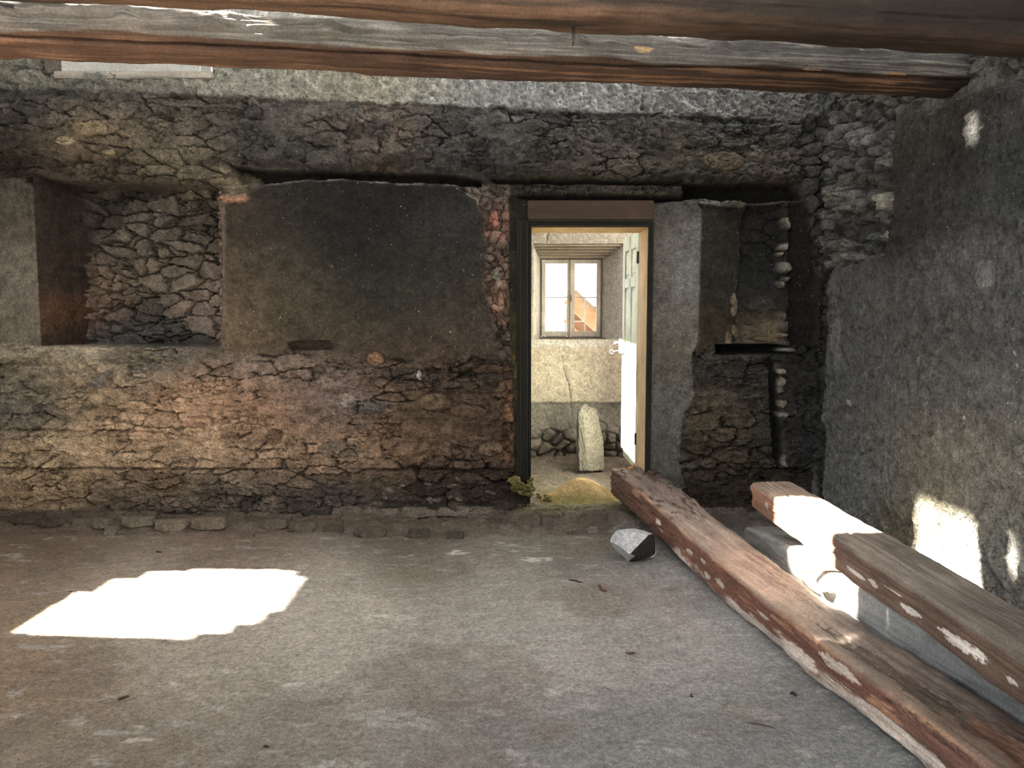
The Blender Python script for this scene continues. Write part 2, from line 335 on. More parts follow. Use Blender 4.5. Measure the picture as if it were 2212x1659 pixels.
# big black plaster panel
panel = [(478,436),(540,424),(560,402),(640,392),(760,386),(880,396),(985,402),(1022,424),(1040,440),(1046,530),(1044,600),(1062,680),(1085,760),(1040,790),(900,780),(780,790),(640,770),(560,765),(480,752),(484,600)]
pm = msk(wu*.6+U*.4, wv*.6+V*.4, panel, 3.)
swirl = fbm(X*22+2*fbm(X*7, Z*7, 23, 2), Z*30+2*fbm(X*7, Z*7, 24, 2), 25, 4, .6)
hP = .03+.006*fbm(X*5, Z*5, 26, 3)+.009*swirl; fade = 1-ss(735, 795, V+12*fbm(X*6, Z*6, 27, 3))
pmf = pm*fade
H = H*(1-pmf)+hP*pmf
cP = field(U, V, [(520,470,78,68,58),(520,600,104,88,72),(520,700,122,104,80),(600,450,52,50,46),(600,560,74,69,60),(640,660,84,78,64),(700,740,88,78,62),(750,430,40,40,40),(760,520,42,42,41),(800,620,58,56,50),(900,420,36,37,38),(900,560,52,52,49),(980,480,58,59,58),(900,660,66,64,56),(1000,640,70,66,58),(1030,740,90,76,66),(900,760,92,78,64)], 60.)*(1+.22*swirl)[..., None]
COL = mix(COL, .8*cP, pmf)
rim = np.exp(-(sdf(wu*.6+U*.4, wv*.6+V*.4, panel)/3.2)**2)*(V < 450)*ss(540, 600, U)*(1-ss(1080, 1120, U)); COL = mix(COL, lin((168,166,160)), rim*.8*ss(-.5, .1, fbm(X*12, Z*12, 29, 3)))
pk = msk(wu, wv, [(462,425),(535,418),(545,432),(500,440),(470,436)], 4); COL = mix(COL, lin((190,140,110)), pk*.8); H += .03*pk
ps = msk(wu*.4+U*.6, V, [(466,430),(490,440),(490,745),(470,748)], 5); COL = mix(COL, lin((128,108,98)), ps*.7)
# stones under the panel's left top corner, wedge of rough plaster
COL = mix(COL, lin((150,135,112)), msk(wu, wv, [(480,360),(545,380),(560,400),(530,418),(470,420),(462,390)], 6)*.6)
# broken strip of brick and mortar left of the door
st = msk(wu, wv, [(1000,400),(1100,398),(1108,430),(1096,600),(1106,760),(1112,1000),(1090,1000),(1078,770),(1062,690),(1044,600),(1048,470),(1030,430)], 4)
b1, b2, br_, bx, by = voro(dwx/.07+9, dwz/.06, 13, 1.)
H = H*(1-st)+(-.035+.05*(br_-.4)*(1-b1)-.03*(1-ss(0, .2, b2-b1))+.01*fbm(X*30, Z*30, 34, 3))*st
cS = field(U, V, [(1050,430,110,104,98),(1070,470,150,110,96),(1065,560,100,88,78),(1075,640,150,118,98),(1080,740,92,80,72),(1095,880,120,88,66),(1095,960,104,74,52)], 45.)*(1+.9*(br_-.5))[..., None]
COL = mix(COL, cS, st)
for (uu, vv, a, b, c) in ((1070,472,9,22,(196,120,98)),(1082,655,7,20,(190,142,116)),(1086,692,13,8,(150,112,92)),(1078,560,7,9,(170,128,106)),(1100,890,12,9,(176,124,92)),(1098,905,15,9,(150,104,76)),(1075,610,8,14,(176,164,150)),(1070,592,9,8,(150,150,146))):
    q = 1-ss(.7, 1.15, ((wu-uu)/a)**2+((wv-vv)/b)**2); H += .02*q; COL = mix(COL, lin(c), q*.9)
# door surround
ds = msk(wu*.3+U*.7, wv*.3+V*.7, [(1100,420),(1150,430),(1410,430),(1410,485),(1150,485),(1148,1090),(1115,1090),(1104,760),(1098,600)], 3)
H = H*(1-ds)+(-.045+.004*swirl)*ds
COL = mix(COL, field(U, V, [(1120,480,44,42,36),(1110,600,58,54,42),(1115,760,76,70,40),(1115,900,78,72,40),(1118,1040,60,56,34),(1260,450,60,46,36)], 50.), ds)
# plaster right of the door
rp = [(1400,440),(1465,432),(1505,440),(1518,460),(1514,600),(1506,740),(1496,770),(1498,860),(1476,900),(1468,1000),(1480,1060),(1400,1070)]
rm = msk(wu*.5+U*.5, wv*.5+V*.5, rp, 3)
H = H*(1-rm)+(.0+.006*fbm(X*5, Z*5, 36, 3)+.006*swirl+.05*ss(1480, 1512, U)*(V < 780))*rm
COL = mix(COL, field(U, V, [(1415,480,64,54,46),(1420,600,84,78,70),(1470,500,120,120,118),(1470,600,136,138,138),(1490,700,120,118,110),(1430,760,112,106,96),(1440,880,112,110,106),(1420,1000,96,94,90),(1460,1000,104,102,98),(1460,445,80,80,80)], 38.)*(1+.15*swirl)[..., None], rm)
# splayed dark reveal and the recess right of it
rv = msk(wu*.25+U*.75, wv*.4+V*.6, [(1512,440),(1600,440),(1612,470),(1606,560),(1598,660),(1590,740),(1540,745),(1504,770),(1508,600)], 3)
H = H*(1-rv)+(.05-.15*np.clip((U-1512)/95., 0, 1)+.009*swirl)*rv
COL = mix(COL, field(U, V, [(1550,480,54,51,45),(1550,600,58,54,47),(1560,700,72,62,50)], 50.)*(1+.25*swirl)[..., None], rv)
rc = msk(wu*.4+U*.6, wv*.4+V*.6, [(1612,430),(1700,434),(1700,742),(1590,742),(1598,660),(1606,560)], 3)
H = H*(1-rc)+(-.13+.02*(rid-.5)-.03*crack+.008*fbm(X*12, Z*12, 37, 3))*rc
COL = mix(COL, field(U, V, [(1650,500,42,42,42),(1640,600,48,49,50),(1660,660,60,59,56),(1670,715,140,122,98),(1620,700,76,68,56)], 34.)*(1+.3*(rid-.5))[..., None], rc)
pit([(1545,745),(1700,744),(1712,756),(1700,764),(1600,766),(1548,764)], -.21, 2.5, (24,23,21), .4)  # near-black slot colour paints in the shade of the gap
add([(1500,768),(1700,768),(1700,782),(1500,790)], .03, 5)
# column right of the recess
pit([(1706,440),(1764,440),(1766,745),(1704,745)], -.06, 4, (40,38,35), .6)
pit([(1662,780),(1684,780),(1686,1005),(1668,1005)], -.07, 4, (32,31,29), .8)
for k in range(26):
    rs = random.Random(k); vv = 470+k*21+rs.uniform(-9, 9); uu = 1697+rs.uniform(-8, 7)-(10 if vv > 760 else 0)
    if vv > 1000: break
    if rs.random() < .25: continue
    a = rs.uniform(6, 14); b = rs.uniform(5, 14); q = 1-ss(.3, 1.2, ((wu-uu)/a)**2+((wv-vv)/b)**2)
    H = H*(1-q)+(.0+rs.uniform(-.02, .03))*q; COL = mix(COL, lin(rs.choice([(150,148,140),(96,96,96),(168,156,138),(120,118,112),(70,70,70)])), q*.9)
for vv, uu in ((650,1594),(672,1592),(716,1594),(735,1580)):
    q = 1-ss(.6, 1.1, ((wu-uu)/9)**2+((wv-vv)/14)**2); H += .03*q; COL = mix(COL, lin((150,132,108)), q*.8)
lip = msk(wu*.5+U*.5, wv*.5+V*.5, [(1462,430),(1500,440),(1520,446),(1600,446),(1625,438),(1700,434),(1700,429),(1600,436),(1500,432)], 2.); H += .03*lip; COL = mix(COL, lin((140,138,132)), lip*.75)
# right top cobbles
cb = msk(wu, wv, [(1728,262),(1900,240),(1900,600),(1770,600),(1745,430),(1728,400)], 6)
q1, q2, qr, qx, qy = voro(dwx/.12, dwz/.09, 17, .9)
hC = -.05+.05*(1-q1*1.1)-.05*(1-ss(0, .1+.16*vn(X*9, Z*9, 39), q2-q1))+.018*fbm(X*18, Z*18, 137, 4, .6)+.03*(qr-.5)+.01*fbm(X*25, Z*25, 38, 3)
H = H*(1-cb)+hC*cb; COL = mix(COL, lin((78,78,77))*(1+1.0*(qr[..., None]-.5)), cb)
COL = mix(COL, lin((176,166,160)), .6*msk(wu, wv, [(690,868),(760,862),(860,872),(850,884),(740,880)], 6)*ss(-.3, .2, fbm(X*6, Z*40, 171, 3)))
COL = mix(COL, lin((200,184,152)), .6*msk(wu, wv, [(100,752),(300,752),(300,776),(220,796),(130,786)], 8)*ss(-.3, .3, fbm(X*8, Z*14, 173, 3)))
# single stones seen in the face
STN = [(545,246,24,17,.05,(62,64,68)),(537,270,12,9,.04,(84,84,84)),(768,247,19,12,.045,(112,114,116)),(822,282,30,18,.03,(76,76,76)),(560,340,46,22,.05,(74,72,68)),(640,342,26,22,.05,(66,63,58)),(698,346,32,20,.05,(92,90,86)),(786,347,25,23,.07,(82,80,74)),(830,352,30,14,.04,(66,52,40)),(862,352,30,17,.04,(48,44,38)),(1034,354,30,14,.04,(56,52,46)),(1000,266,16,12,.03,(60,60,60)),(1030,310,18,11,.02,(58,56,54)),
 (775,282,14,14,.04,(78,72,68)),(1655,262,18,10,.03,(64,60,54)),(1560,350,44,20,.02,(112,98,76)),(1510,300,26,16,.02,(74,76,76)),(1600,325,26,9,-.02,(52,44,38)),(1420,322,20,8,-.02,(48,44,38)),
 (735,971,50,19,.02,(112,106,98)),(400,990,24,9,.02,(110,100,80)),(88,884,17,17,.02,(74,74,74)),(355,1042,32,22,.015,(128,100,74)),(455,1070,36,11,-.012,(84,66,52)),(215,825,22,12,.015,(124,128,134)),(240,806,13,11,.02,(84,82,80)),(190,876,16,13,.01,(120,108,88)),(268,768,48,18,.02,(104,94,84)),(356,844,22,12,.02,(150,112,84)),
 (500,942,24,9,-.02,(118,86,62)),(590,945,20,22,-.012,(104,76,58)),(420,918,28,8,.01,(158,120,92)),(560,1046,16,8,.01,(128,118,106)),(540,1086,26,16,-.01,(62,54,48)),(800,880,34,14,.03,(92,92,94)),(935,818,20,11,.03,(82,80,74)),(870,810,40,16,.02,(72,68,66)),(905,812,5,13,.03,(210,205,196)),(1050,815,22,14,.02,(74,72,66)),(1060,798,44,9,.02,(112,84,62)),
 (1000,1005,20,10,.02,(120,98,84)),(1060,970,30,14,.015,(140,116,96)),(940,870,34,20,.02,(130,106,78)),(1010,890,44,14,.02,(116,90,72)),(810,775,18,14,.02,(166,124,88)),(1820,425,34,28,.07,(110,110,106)),(1540,815,30,18,.01,(62,62,62)),(1600,820,24,20,.015,(58,58,58)),(1530,1000,16,12,.02,(110,96,80)),(1580,990,40,18,.01,(92,80,60)),(1660,1000,22,12,.02,(108,98,86)),(1495,1010,14,10,.02,(96,90,82)),
 (200,280,40,14,.01,(168,146,112)),(150,310,20,9,.02,(206,186,150)),(240,330,12,7,.02,(176,150,112)),(68,250,20,18,.02,(72,70,66)),(20,210,18,14,.02,(70,66,60)),(50,165,50,18,.03,(150,150,140)),(235,165,55,16,.03,(140,144,144)),(930,1095,20,12,.02,(60,52,46))]
for (uu, vv, a, b, dh, c) in STN:
    r2_ = ((wu*.7+U*.3-uu)/a)**2+((wv*.7+V*.3-vv)/b)**2; q = 1-ss(.78, 1.06, r2_); ring = np.exp(-((np.sqrt(r2_)-1.06)/.09)**2)
    H = H+q*dh*np.sqrt(np.clip(1.05-r2_, 0, 1))-.018*ring*(dh > 0)*(.4+.6*vn(X*20, Z*20, 44)); COL = mix(COL, lin(c), q*.65)
# slot left by a plug in the plaster, dark wood inside
pit([(622,742),(640,736),(714,736),(720,745),(716,756),(632,758)], -.012, 2, (66,48,40), .3)
for k in range(16):
    rs = random.Random(900+k); uu = rs.uniform(820, 1060); vv = rs.uniform(1030, 1085); q = 1-ss(.6, 1.1, ((wu-uu)/rs.uniform(5, 14))**2+((wv-vv)/3.5)**2); COL = mix(COL, lin((150,138,128)), q*.5)
# moss streak beside the jamb
mo = msk(wu, wv, [(1106,760),(1126,740),(1130,900),(1126,1040),(1112,1050),(1116,900)], 4)*ss(-.3, .25, fbm(X*30, Z*12, 46, 3)); COL = mix(COL, lin((128,118,58)), mo*.75)
# foot of the wall
ft = ss(1088, 1104, V+5*fbm(X*6, Z*3, 47, 3)); H = H+ft*(.03+.02*fbm(X*9, Z*9, 48, 3))
COL = mix(COL, lin((74,66,58)), ft*.6)
COL *= (1+.12*fbm(X*12, Z*12, 49, 3))[..., None]
COL = np.clip(COL, .008, .9)
# openings: door, upper window
UWX0, UWX1, UWZ0 = on_y(95, 140, YW).x, on_y(461, 150, YW).x, on_y(280, 160, YW).z
keep = ~(((X > DX0) & (X < DX1) & (Z < DZ1)) | ((X > UWX0) & (X < UWX1) & (Z > UWZ0) & (Z < UWZ0+1.15)))
kc = keep[:-1, :-1] | keep[1:, :-1] | keep[:-1, 1:] | keep[1:, 1:]
H = np.where(((X > DX0-.02) & (X < DX1+.02) & (Z < DZ1+.02)), -.045, H)
nx, nz = X.shape
P = np.stack([X, YW-H, Z], -1).reshape(-1, 3)
Q = gridquads(nx, nz, kc)
YB = 6.10
bk = []; bq = []
def addq(a, b, c, d):
    n = len(P)+len(bk); bk.extend([a, b, c, d]); bq.append((n, n+1, n+2, n+3))
def xz(x0, x1, z0, z1, y): addq((x0, y, z0), (x0, y, z1), (x1, y, z1), (x1, y, z0))
X0, X1 = XL-.1, XR+.32
for r in ((X0, UWX0, -.05, 5.7), (UWX0, UWX1, -.05, UWZ0), (UWX0, UWX1, UWZ0+1.15, 5.7), (UWX1, DX0, -.05, 5.7), (DX0, DX1, DZ1, 5.7), (DX1, X1, -.05, 5.7)): xz(*r, YB)
for (x, z0, z1) in ((DX0, -.05, DZ1), (DX1, -.05, DZ1), (UWX0, UWZ0, UWZ0+1.15), (UWX1, UWZ0, UWZ0+1.15)): addq((x, YW, z0), (x, YW, z1), (x, YB, z1), (x, YB, z0))
for (x0, x1, z) in ((DX0, DX1, DZ1), (UWX0, UWX1, UWZ0), (UWX0, UWX1, UWZ0+1.15), (X0, X1, 5.7), (X0, X1, -.05)): addq((x0, YW-.03, z), (x1, YW-.03, z), (x1, YB, z), (x0, YB, z))
for x in (X0, X1): addq((x, YW, -.05), (x, YW, 5.7), (x, YB, 5.7), (x, YB, -.05))
P = np.concatenate([P, np.array(bk)]); Q = np.concatenate([Q, np.array(bq)])
cc = np.concatenate([COL.reshape(-1, 3), np.tile(lin((120, 112, 100)), (len(bk), 1))])
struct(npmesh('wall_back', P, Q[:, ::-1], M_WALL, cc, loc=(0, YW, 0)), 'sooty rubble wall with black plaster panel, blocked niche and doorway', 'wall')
del P, Q, cc

# ------------------------------------------------------------------ right wall
ys = np.concatenate([arr(-2.6, 2.6, .1)[:-1], arr(2.6, YW+.06, .0055)]); zs = np.concatenate([arr(-.05, 3.3, .0055), arr(3.33, 5.7, .04)])
Y, Z = np.meshgrid(ys, zs, indexing='ij'); U, V = proj(XR, np.maximum(Y, 2.2), Z)
wu = U+10*fbm(Y*9, Z*9, 203, 4)+3*fbm(Y*40, Z*40, 208, 2); wv = V+10*fbm(Y*9, Z*9, 205, 4)+3*fbm(Y*40, Z*40, 209, 2)
sw = fbm(Y*20+3*fbm(Y*3, Z*3, 223, 2), Z*26+3*fbm(Y*3, Z*3, 224, 2), 225, 4, .6)
H = .014*fbm(Y*2.5, Z*2.5, 226, 3)+.012*sw+.004*fbm(Y*55, Z*55, 227, 3)+.008*ss(.0, .12, fbm(Y*7, Z*9, 229, 5, .65))
pt = ss(.3, .55, fbm(Y*38, Z*24, 228, 3)); H -= .008*pt
COL = field(U, V, [(1850,650,92,94,92),(1850,800,96,98,98),(1850,950,108,108,104),(1850,1060,120,122,118),(2000,350,56,54,50),(1960,500,50,49,46),(2100,450,64,66,67),(2180,350,58,60,61),(2050,600,82,83,83),(2180,560,70,72,73),(2120,570,110,112,112),(2000,720,86,86,84),(2180,720,90,92,92),(1980,850,98,97,92),(2100,850,104,104,100),(2200,900,118,117,110),(2000,980,118,114,100),(2120,1000,132,130,120),(2200,1100,140,138,126),(1980,1100,136,128,104),(2180,1250,150,148,138),(2100,240,66,66,64),(2180,200,70,70,68),(1960,250,74,72,68)], 70.)*(1+.3*sw)[..., None]*(1-.35*pt)[..., None]  # lighter low down: bounce near the sun patch is put into the colour
dwx = Y+.05*fbm(Y*6, Z*6, 231, 4, .6); dwz = Z+.02*fbm(Y*6, Z*8, 232, 3)
f1, f2, rid, ox, oy = voro(dwx/.14, dwz/.095, 41, .95); e = f2-f1
g1_, g2_, gr_, _, _ = voro(dwx/.075+5, dwz/.055, 43, 1.); sel = rid > .55; f1 = np.where(sel, g1_, f1); e = np.where(sel, g2_-g1_, e); rid = np.where(sel, gr_, rid/.55)
hR = -.07+.045*(1-f1*1.1)-.06*(1-ss(0, .08+.16*vn(Y*9, Z*9, 233), e))+.05*(rid-.5)+.018*fbm(Y*18, Z*18, 238, 4, .6)+.03*fbm(Y*4, Z*4, 236, 3)
rubble = [(1700,100),(2030,150),(1992,200),(1945,240),(1930,300),(1924,380),(1928,440),(1922,500),(1912,548),(1870,566),(1800,580),(1786,640),(1780,720),(1740,720)]
rb = msk(wu*.6+U*.4, wv*.6+V*.4, rubble, 3)
H = H*(1-rb)+hR*rb; COL = mix(COL, field(U, V, [(1800,300,84,84,84),(1880,300,92,93,94),(1860,400,64,64,62),(1900,240,80,78,74),(1830,430,104,104,100),(1850,500,74,76,76),(1800,560,88,88,86),(1960,200,90,90,86)], 45.)*(1+1.0*(rid-.5))[..., None], rb)
tpz = msk(wu*.6+U*.4, wv*.6+V*.4, [(1990,100),(2600,60),(2600,140),(2212,180),(2130,190),(2060,215),(2000,255),(1975,230)], 4)
H = H*(1-tpz)+(-.06+.05*(rid-.5)-.03*(1-ss(0, .2, e))+.02*fbm(Y*14, Z*14, 239, 4))*tpz; COL = mix(COL, lin((96,96,93))*(1+.6*(rid[..., None]-.5)), tpz)
sh = 1-ss(-8, 8, wv-(112+(U-2000)*.02)); H = H*(1-sh)+(-.1+.01*sw)*sh; COL = mix(COL, lin((205,206,204)), sh)
se = msk(wu*.7+U*.3, V, [(1760,560),(1786,580),(1788,700),(1780,900),(1776,1080),(1755,1100)], 3)
H = H*(1-se)+(-.03+.04*(rid-.5)-.03*(1-ss(0, .25, e)))*se; COL = mix(COL, lin((58,57,54))*(1+.8*(rid[..., None]-.5)), se)
def spot(uu, vv, a, b, dh, c, k=.9):
    global H, COL
    q = 1-ss(.7, 1.1, ((wu*.6+U*.4-uu)/a)**2+((wv*.6+V*.4-vv)/b)**2); H = H+dh*q; COL = mix(COL, lin(c), q*k)
spot(1866, 358, 17, 17, -.22, (20,20,20)); spot(1916, 436, 10, 20, .07, (176,172,160)); spot(1915, 352, 7, 10, .05, (140,140,136)); spot(1815, 428, 34, 28, .05, (118,118,114)); spot(1850, 300, 26, 20, .04, (120,121,122))
spot(1820, 525, 16, 9, .04, (130,130,128)); spot(1890, 510, 20, 11, .04, (96,100,100)); spot(1835, 555, 22, 9, .03, (120,120,118)); spot(2130, 590, 22, 34, .004, (150,152,152), .3); spot(1810, 740, 12, 60, .0, (150,152,154), .35); spot(1850, 1080, 40, 34, .0, (140,148,150), .3); spot(2186, 1235, 34, 40, .01, (190,186,172), .5)
for k in range(9): spot(1918-k % 3*3, 290+k*27, 7, 10, .03, ((120,118,112), (90,90,88), (140,138,130))[k % 3])
# small fresh chips of lime
for (uu, vv) in ((2192,762),(2198,790),(1836,870),(2080,900)): spot(uu, vv, 2.5, 5, .004, (205,203,196), .6)
COL = np.clip(COL, .01, .9)
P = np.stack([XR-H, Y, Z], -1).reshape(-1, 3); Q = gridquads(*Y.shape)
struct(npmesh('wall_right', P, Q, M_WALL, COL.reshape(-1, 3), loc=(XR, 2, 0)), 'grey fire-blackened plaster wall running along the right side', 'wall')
box('wall_right', XR+.3, XR+.34, -2.6, YB, -.05, 5.7, M_SHELL); o = bpy.data.objects['wall_right.001']; struct(o, 'outer leaf of the right wall behind its plaster face', 'wall')

# ------------------------------------------------------------------ floor
xs = np.concatenate([arr(XL, -3.6, .05)[:-1], arr(-3.6, XR+.03, .0075)]); ys = np.concatenate([arr(-2.6, 2.2, .08)[:-1], arr(2.2, 5.75, .0075)])
X, Y = np.meshgrid(xs, ys, indexing='ij'); U, V = proj(X, np.maximum(Y, 2.), 0.)
H = .010*fbm(X*1.3, Y*1.3, 301, 3)+.0035*fbm(X*9, Y*9, 305, 3)+.0022*fbm(X*34, Y*34, 307, 3)
tr = fbm((X+.8*Y)*6, (Y-.5*X)*26, 309, 3); H += .0026*tr+.0016*fbm(X*70, Y*70, 308, 3)
dr = ss(5.24, 5.36, Y+.03*fbm(X*5, Y*5, 311, 3)); st = ss(5.36, 5.47, Y+.035*fbm(X*4, Y*4, 313, 3))
v1, v2, vr, _, _ = voro(X/.17, Y/.11, 51)
H += dr*(.012+.012*fbm(X*12, Y*12, 315, 4))+st*(.055+.03*fbm(X*3, Y*3, 317, 3)+.025*(vr-.5)-.02*(1-ss(0, .2, v2-v1))+.012*fbm(X*20, Y*20, 319, 3))
dw = st*ss(-.1, .1, X)*(1-ss(1.05, 1.25, X)); H += dw*(.02+.03*fbm(X*7, Y*9, 318, 4)+.03*(vr-.5)); COL = 0
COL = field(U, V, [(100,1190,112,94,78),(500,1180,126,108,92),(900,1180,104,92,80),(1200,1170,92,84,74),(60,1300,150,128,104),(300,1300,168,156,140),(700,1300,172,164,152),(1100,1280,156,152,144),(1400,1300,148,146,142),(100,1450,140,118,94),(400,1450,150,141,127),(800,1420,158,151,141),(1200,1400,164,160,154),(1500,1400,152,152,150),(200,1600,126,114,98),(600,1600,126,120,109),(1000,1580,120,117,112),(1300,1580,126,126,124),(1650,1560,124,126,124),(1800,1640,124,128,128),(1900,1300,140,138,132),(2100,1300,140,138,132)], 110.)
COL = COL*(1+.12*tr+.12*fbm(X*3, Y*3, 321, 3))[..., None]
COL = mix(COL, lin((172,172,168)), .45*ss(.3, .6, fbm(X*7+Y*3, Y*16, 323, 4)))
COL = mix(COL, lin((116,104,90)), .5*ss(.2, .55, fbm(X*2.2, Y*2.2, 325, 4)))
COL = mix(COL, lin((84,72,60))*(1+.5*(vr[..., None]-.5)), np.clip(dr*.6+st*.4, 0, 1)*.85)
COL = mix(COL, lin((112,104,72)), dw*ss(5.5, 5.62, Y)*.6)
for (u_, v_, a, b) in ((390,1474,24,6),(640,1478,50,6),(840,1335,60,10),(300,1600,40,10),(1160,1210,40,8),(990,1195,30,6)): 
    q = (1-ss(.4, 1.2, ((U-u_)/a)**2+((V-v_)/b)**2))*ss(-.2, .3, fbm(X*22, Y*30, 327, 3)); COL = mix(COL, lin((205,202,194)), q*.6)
P = np.stack([X, Y, H], -1).reshape(-1, 3)
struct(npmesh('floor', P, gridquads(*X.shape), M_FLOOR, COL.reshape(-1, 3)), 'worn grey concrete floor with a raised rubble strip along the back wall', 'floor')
FH = H; FX = xs; FY = ys
def fz(x, y): return float(FH[np.searchsorted(FX, x)-1, np.searchsorted(FY, y)-1])
# back room floor
xs = arr(-1.3, 1.9, .012); ys = arr(5.60, 7.62, .012); X, Y = np.meshgrid(xs, ys, indexing='ij')
H = .105-.05*(1-ss(5.60, 5.70, Y+.05*fbm(X*5, Y*5, 336, 3)))+.014*fbm(X*4, Y*4, 331, 4)+.008*fbm(X*20, Y*20, 333, 4)+.05*ss(7.2, 7.5, Y+.06*fbm(X*6, Y*6, 335, 2))
yel = ss(.12, .3, X)*(1-ss(.85, 1.05, X))*(1-ss(6.2, 6.5, Y+.1*fbm(X*6, Y*6, 337, 3)))
COL = mix(np.tile(lin((116,104,92)), X.shape+(1,)), lin((132,118,70)), yel*.6)*(1+.3*fbm(X*14, Y*14, 339, 3))[..., None]
struct(npmesh('floor', np.stack([X, Y, H], -1).reshape(-1, 3), gridquads(*X.shape), M_DIRT, COL.reshape(-1, 3)), 'earth floor of the small room beyond the doorway', 'floor')

# ------------------------------------------------------------------ shell of the room, with unseen openings placed for the daylight they give
def wall_with_holes(name, axis, pos, th, a0, a1, z0, z1, holes, mat, label):
    m = MB(); asp = sorted({a0, a1, *[h[0] for h in holes], *[h[1] for h in holes]}); zsp = sorted({z0, z1, *[h[2] for h in holes], *[h[3] for h in holes]})
    for i in range(len(asp)-1):
        for j in range(len(zsp)-1):
            ca = (asp[i]+asp[i+1])/2; cz = (zsp[j]+zsp[j+1])/2
            if any(h[0] < ca < h[1] and h[2] < cz < h[3] for h in holes): continue
            if axis == 'x': m.box(pos-th, pos, asp[i], asp[i+1], zsp[j], zsp[j+1])
            elif axis == 'y': m.box(asp[i], asp[i+1], pos-th, pos, zsp[j], zsp[j+1])
            else: m.box(asp[i], asp[i+1], zsp[j], zsp[j+1], pos, pos+th)
    o = m.build(name, mat); struct(o, label, 'wall' if 'wall' in name else 'ceiling'); return o
LW = [(3.75, 4.30, 1.29, 1.36), (3.73, 4.52, 1.36, 1.46), (3.73, 4.66, 1.46, 1.62), (3.73, 4.71, 1.62, 1.96), (3.80, 4.71, 1.96, 2.06), (3.92, 4.70, 2.06, 2.13), (4.1, 4.6, 2.13, 2.18), (3.70, 4.50, 4.17, 5.04), (3.48, 3.56, 3.98, 4.15), (3.56, 3.64, 4.06, 4.36), (3.64, 3.70, 4.17, 4.58), (-1.8, 1.2, 3.6, 5.2), (-1.6, -.2, 1.0, 2.3), (.6, 1.9, 1.0, 2.3)]  # opening outlines stepped and sized to shape the sun patches
wall_with_holes('wall_left', 'x', XL, .12, -2.6, YB, -.05, 5.7, LW, M_SHELL, 'left wall with openings that let the sun in')
wall_with_holes('wall_front', 'y', -2.6, .12, XL-.12, XR+.34, -.05, 5.7, [(-2.9, -1.3, .9, 2.4), (-3, 1.5, 3.4, 5.1)], M_SHELL, 'wall behind the viewer with window openings')
wall_with_holes('ceiling', 'z', 5.7, .06, XL-.12, XR+.34, -2.72, YB, [(-4.0, 1.0, -2.4, .5), (-1.0, 2.1, 4.3, 5.64), (-2.70, -2.52, 4.07, 4.13)], M_ROOF, 'boarded roof over the upper storey, with openings added for light')  # roof holes added out of view to bring light into the upper storey
# mullion of the upper left opening
o = box('window_4', XL-.08, XL-.04, 4.29, 4.33, 4.17, 5.04, M_SASH); struct(o, 'mullion of the upper opening in the left wall', 'window')
# back room shell
wall_with_holes('wall_left', 'x', -1.3, .1, YB, 7.95, -.05, 3.0, [(6.26, 6.96, 1.95, 2.9), (7.1, 7.45, 2.25, 2.9)], M_SHELL, 'left wall of the small room behind the doorway')
wall_with_holes('wall_right', 'x', 2.0, .1, YB, 7.95, -.05, 3.0, [], M_SHELL, 'right wall of the small room, hidden by the open door')
wall_with_holes('ceiling', 'z', 3.0, .05, -1.4, 2.0, YB, 7.95, [(-.1, 1.95, 6.15, 7.45)], M_ROOF, 'ceiling of the small room behind the doorway, with an added light opening')  # ceiling hole added out of view for more light in the room

# far wall of the small room
YF = 7.5
wx0, wx1, wz0, wz1 = on_y(1152, 600, YF).x, on_y(1347, 600, YF).x, on_y(1250, 734, YF).z, on_y(1250, 525, YF).z
xs = arr(-1.3, 1.9, .009); zs = arr(.0, 3.0, .009); X, Z = np.meshgrid(xs, zs, indexing='ij'); U, V = proj(X, YF, Z)
wv = V+3*fbm(X*9, Z*9, 403, 3)
low = ss(868, 872, wv*.4+V*.6); v1, v2, vr, vx, vy = voro(X/.13, Z/.1, 61); rgh = ss(905, 960, V+22*fbm(X*5, Z*5, 405, 3))
H = .006*fbm(X*4, Z*4, 406, 4)+.003*fbm(X*22, Z*22, 407, 3)+low*(-.025+.01*fbm(X*12, Z*12, 408, 4))+rgh*(.03*(vr-.5)-.05*(1-ss(0, .25, v2-v1))+.03*(1-v1)+.02*fbm(X*18, Z*18, 409, 3))
ct = [(0, 0)]
cl = [(1180,500),(1182,525)]; crk = np.full(X.shape, 99.)
for pts in ([(1183,495),(1181,525)], [(1214,770),(1219,800),(1228,830),(1232,860),(1236,900)]):
    for i in range(len(pts)-1): crk = np.minimum(crk, np.abs(sdf(U+1.5*fbm(X*20, Z*20, 411, 3), V, [pts[i], pts[i+1], (pts[i+1][0]+.1, pts[i+1][1])])))
H -= .012*np.exp(-(crk/1.2)**2)
COL = field(U, V, [(1200,505,172,165,152),(1320,505,166,158,146),(1180,790,190,176,154),(1260,800,194,180,158),(1320,840,186,174,152),(1180,855,182,172,150)], 60.)
COL = mix(COL, lin((134,130,120)), low); COL = mix(COL, lin((98,90,80))*(1+.5*(vr[..., None]-.5)), rgh)
tpm = ss(730, 740, V)*(1-ss(742, 752, V+5*fbm(X*9, Z*9, 413, 3))); COL = mix(COL, lin((214,214,218)), tpm*.5)
COL *= (1-.6*np.exp(-(crk/1.)**2))[..., None]
op = (X > wx0) & (X < wx1) & (Z > wz0) & (Z < wz1); H = np.where((X > wx0-.02) & (X < wx1+.02) & (Z > wz0-.02) & (Z < wz1+.02), 0, H)
kk = ~op; kc = kk[:-1, :-1] | kk[1:, :-1] | kk[:-1, 1:] | kk[1:, 1:]
P = np.stack([X, YF-H, Z], -1).reshape(-1, 3); Q = gridquads(*X.shape, kc)
YG = 7.78
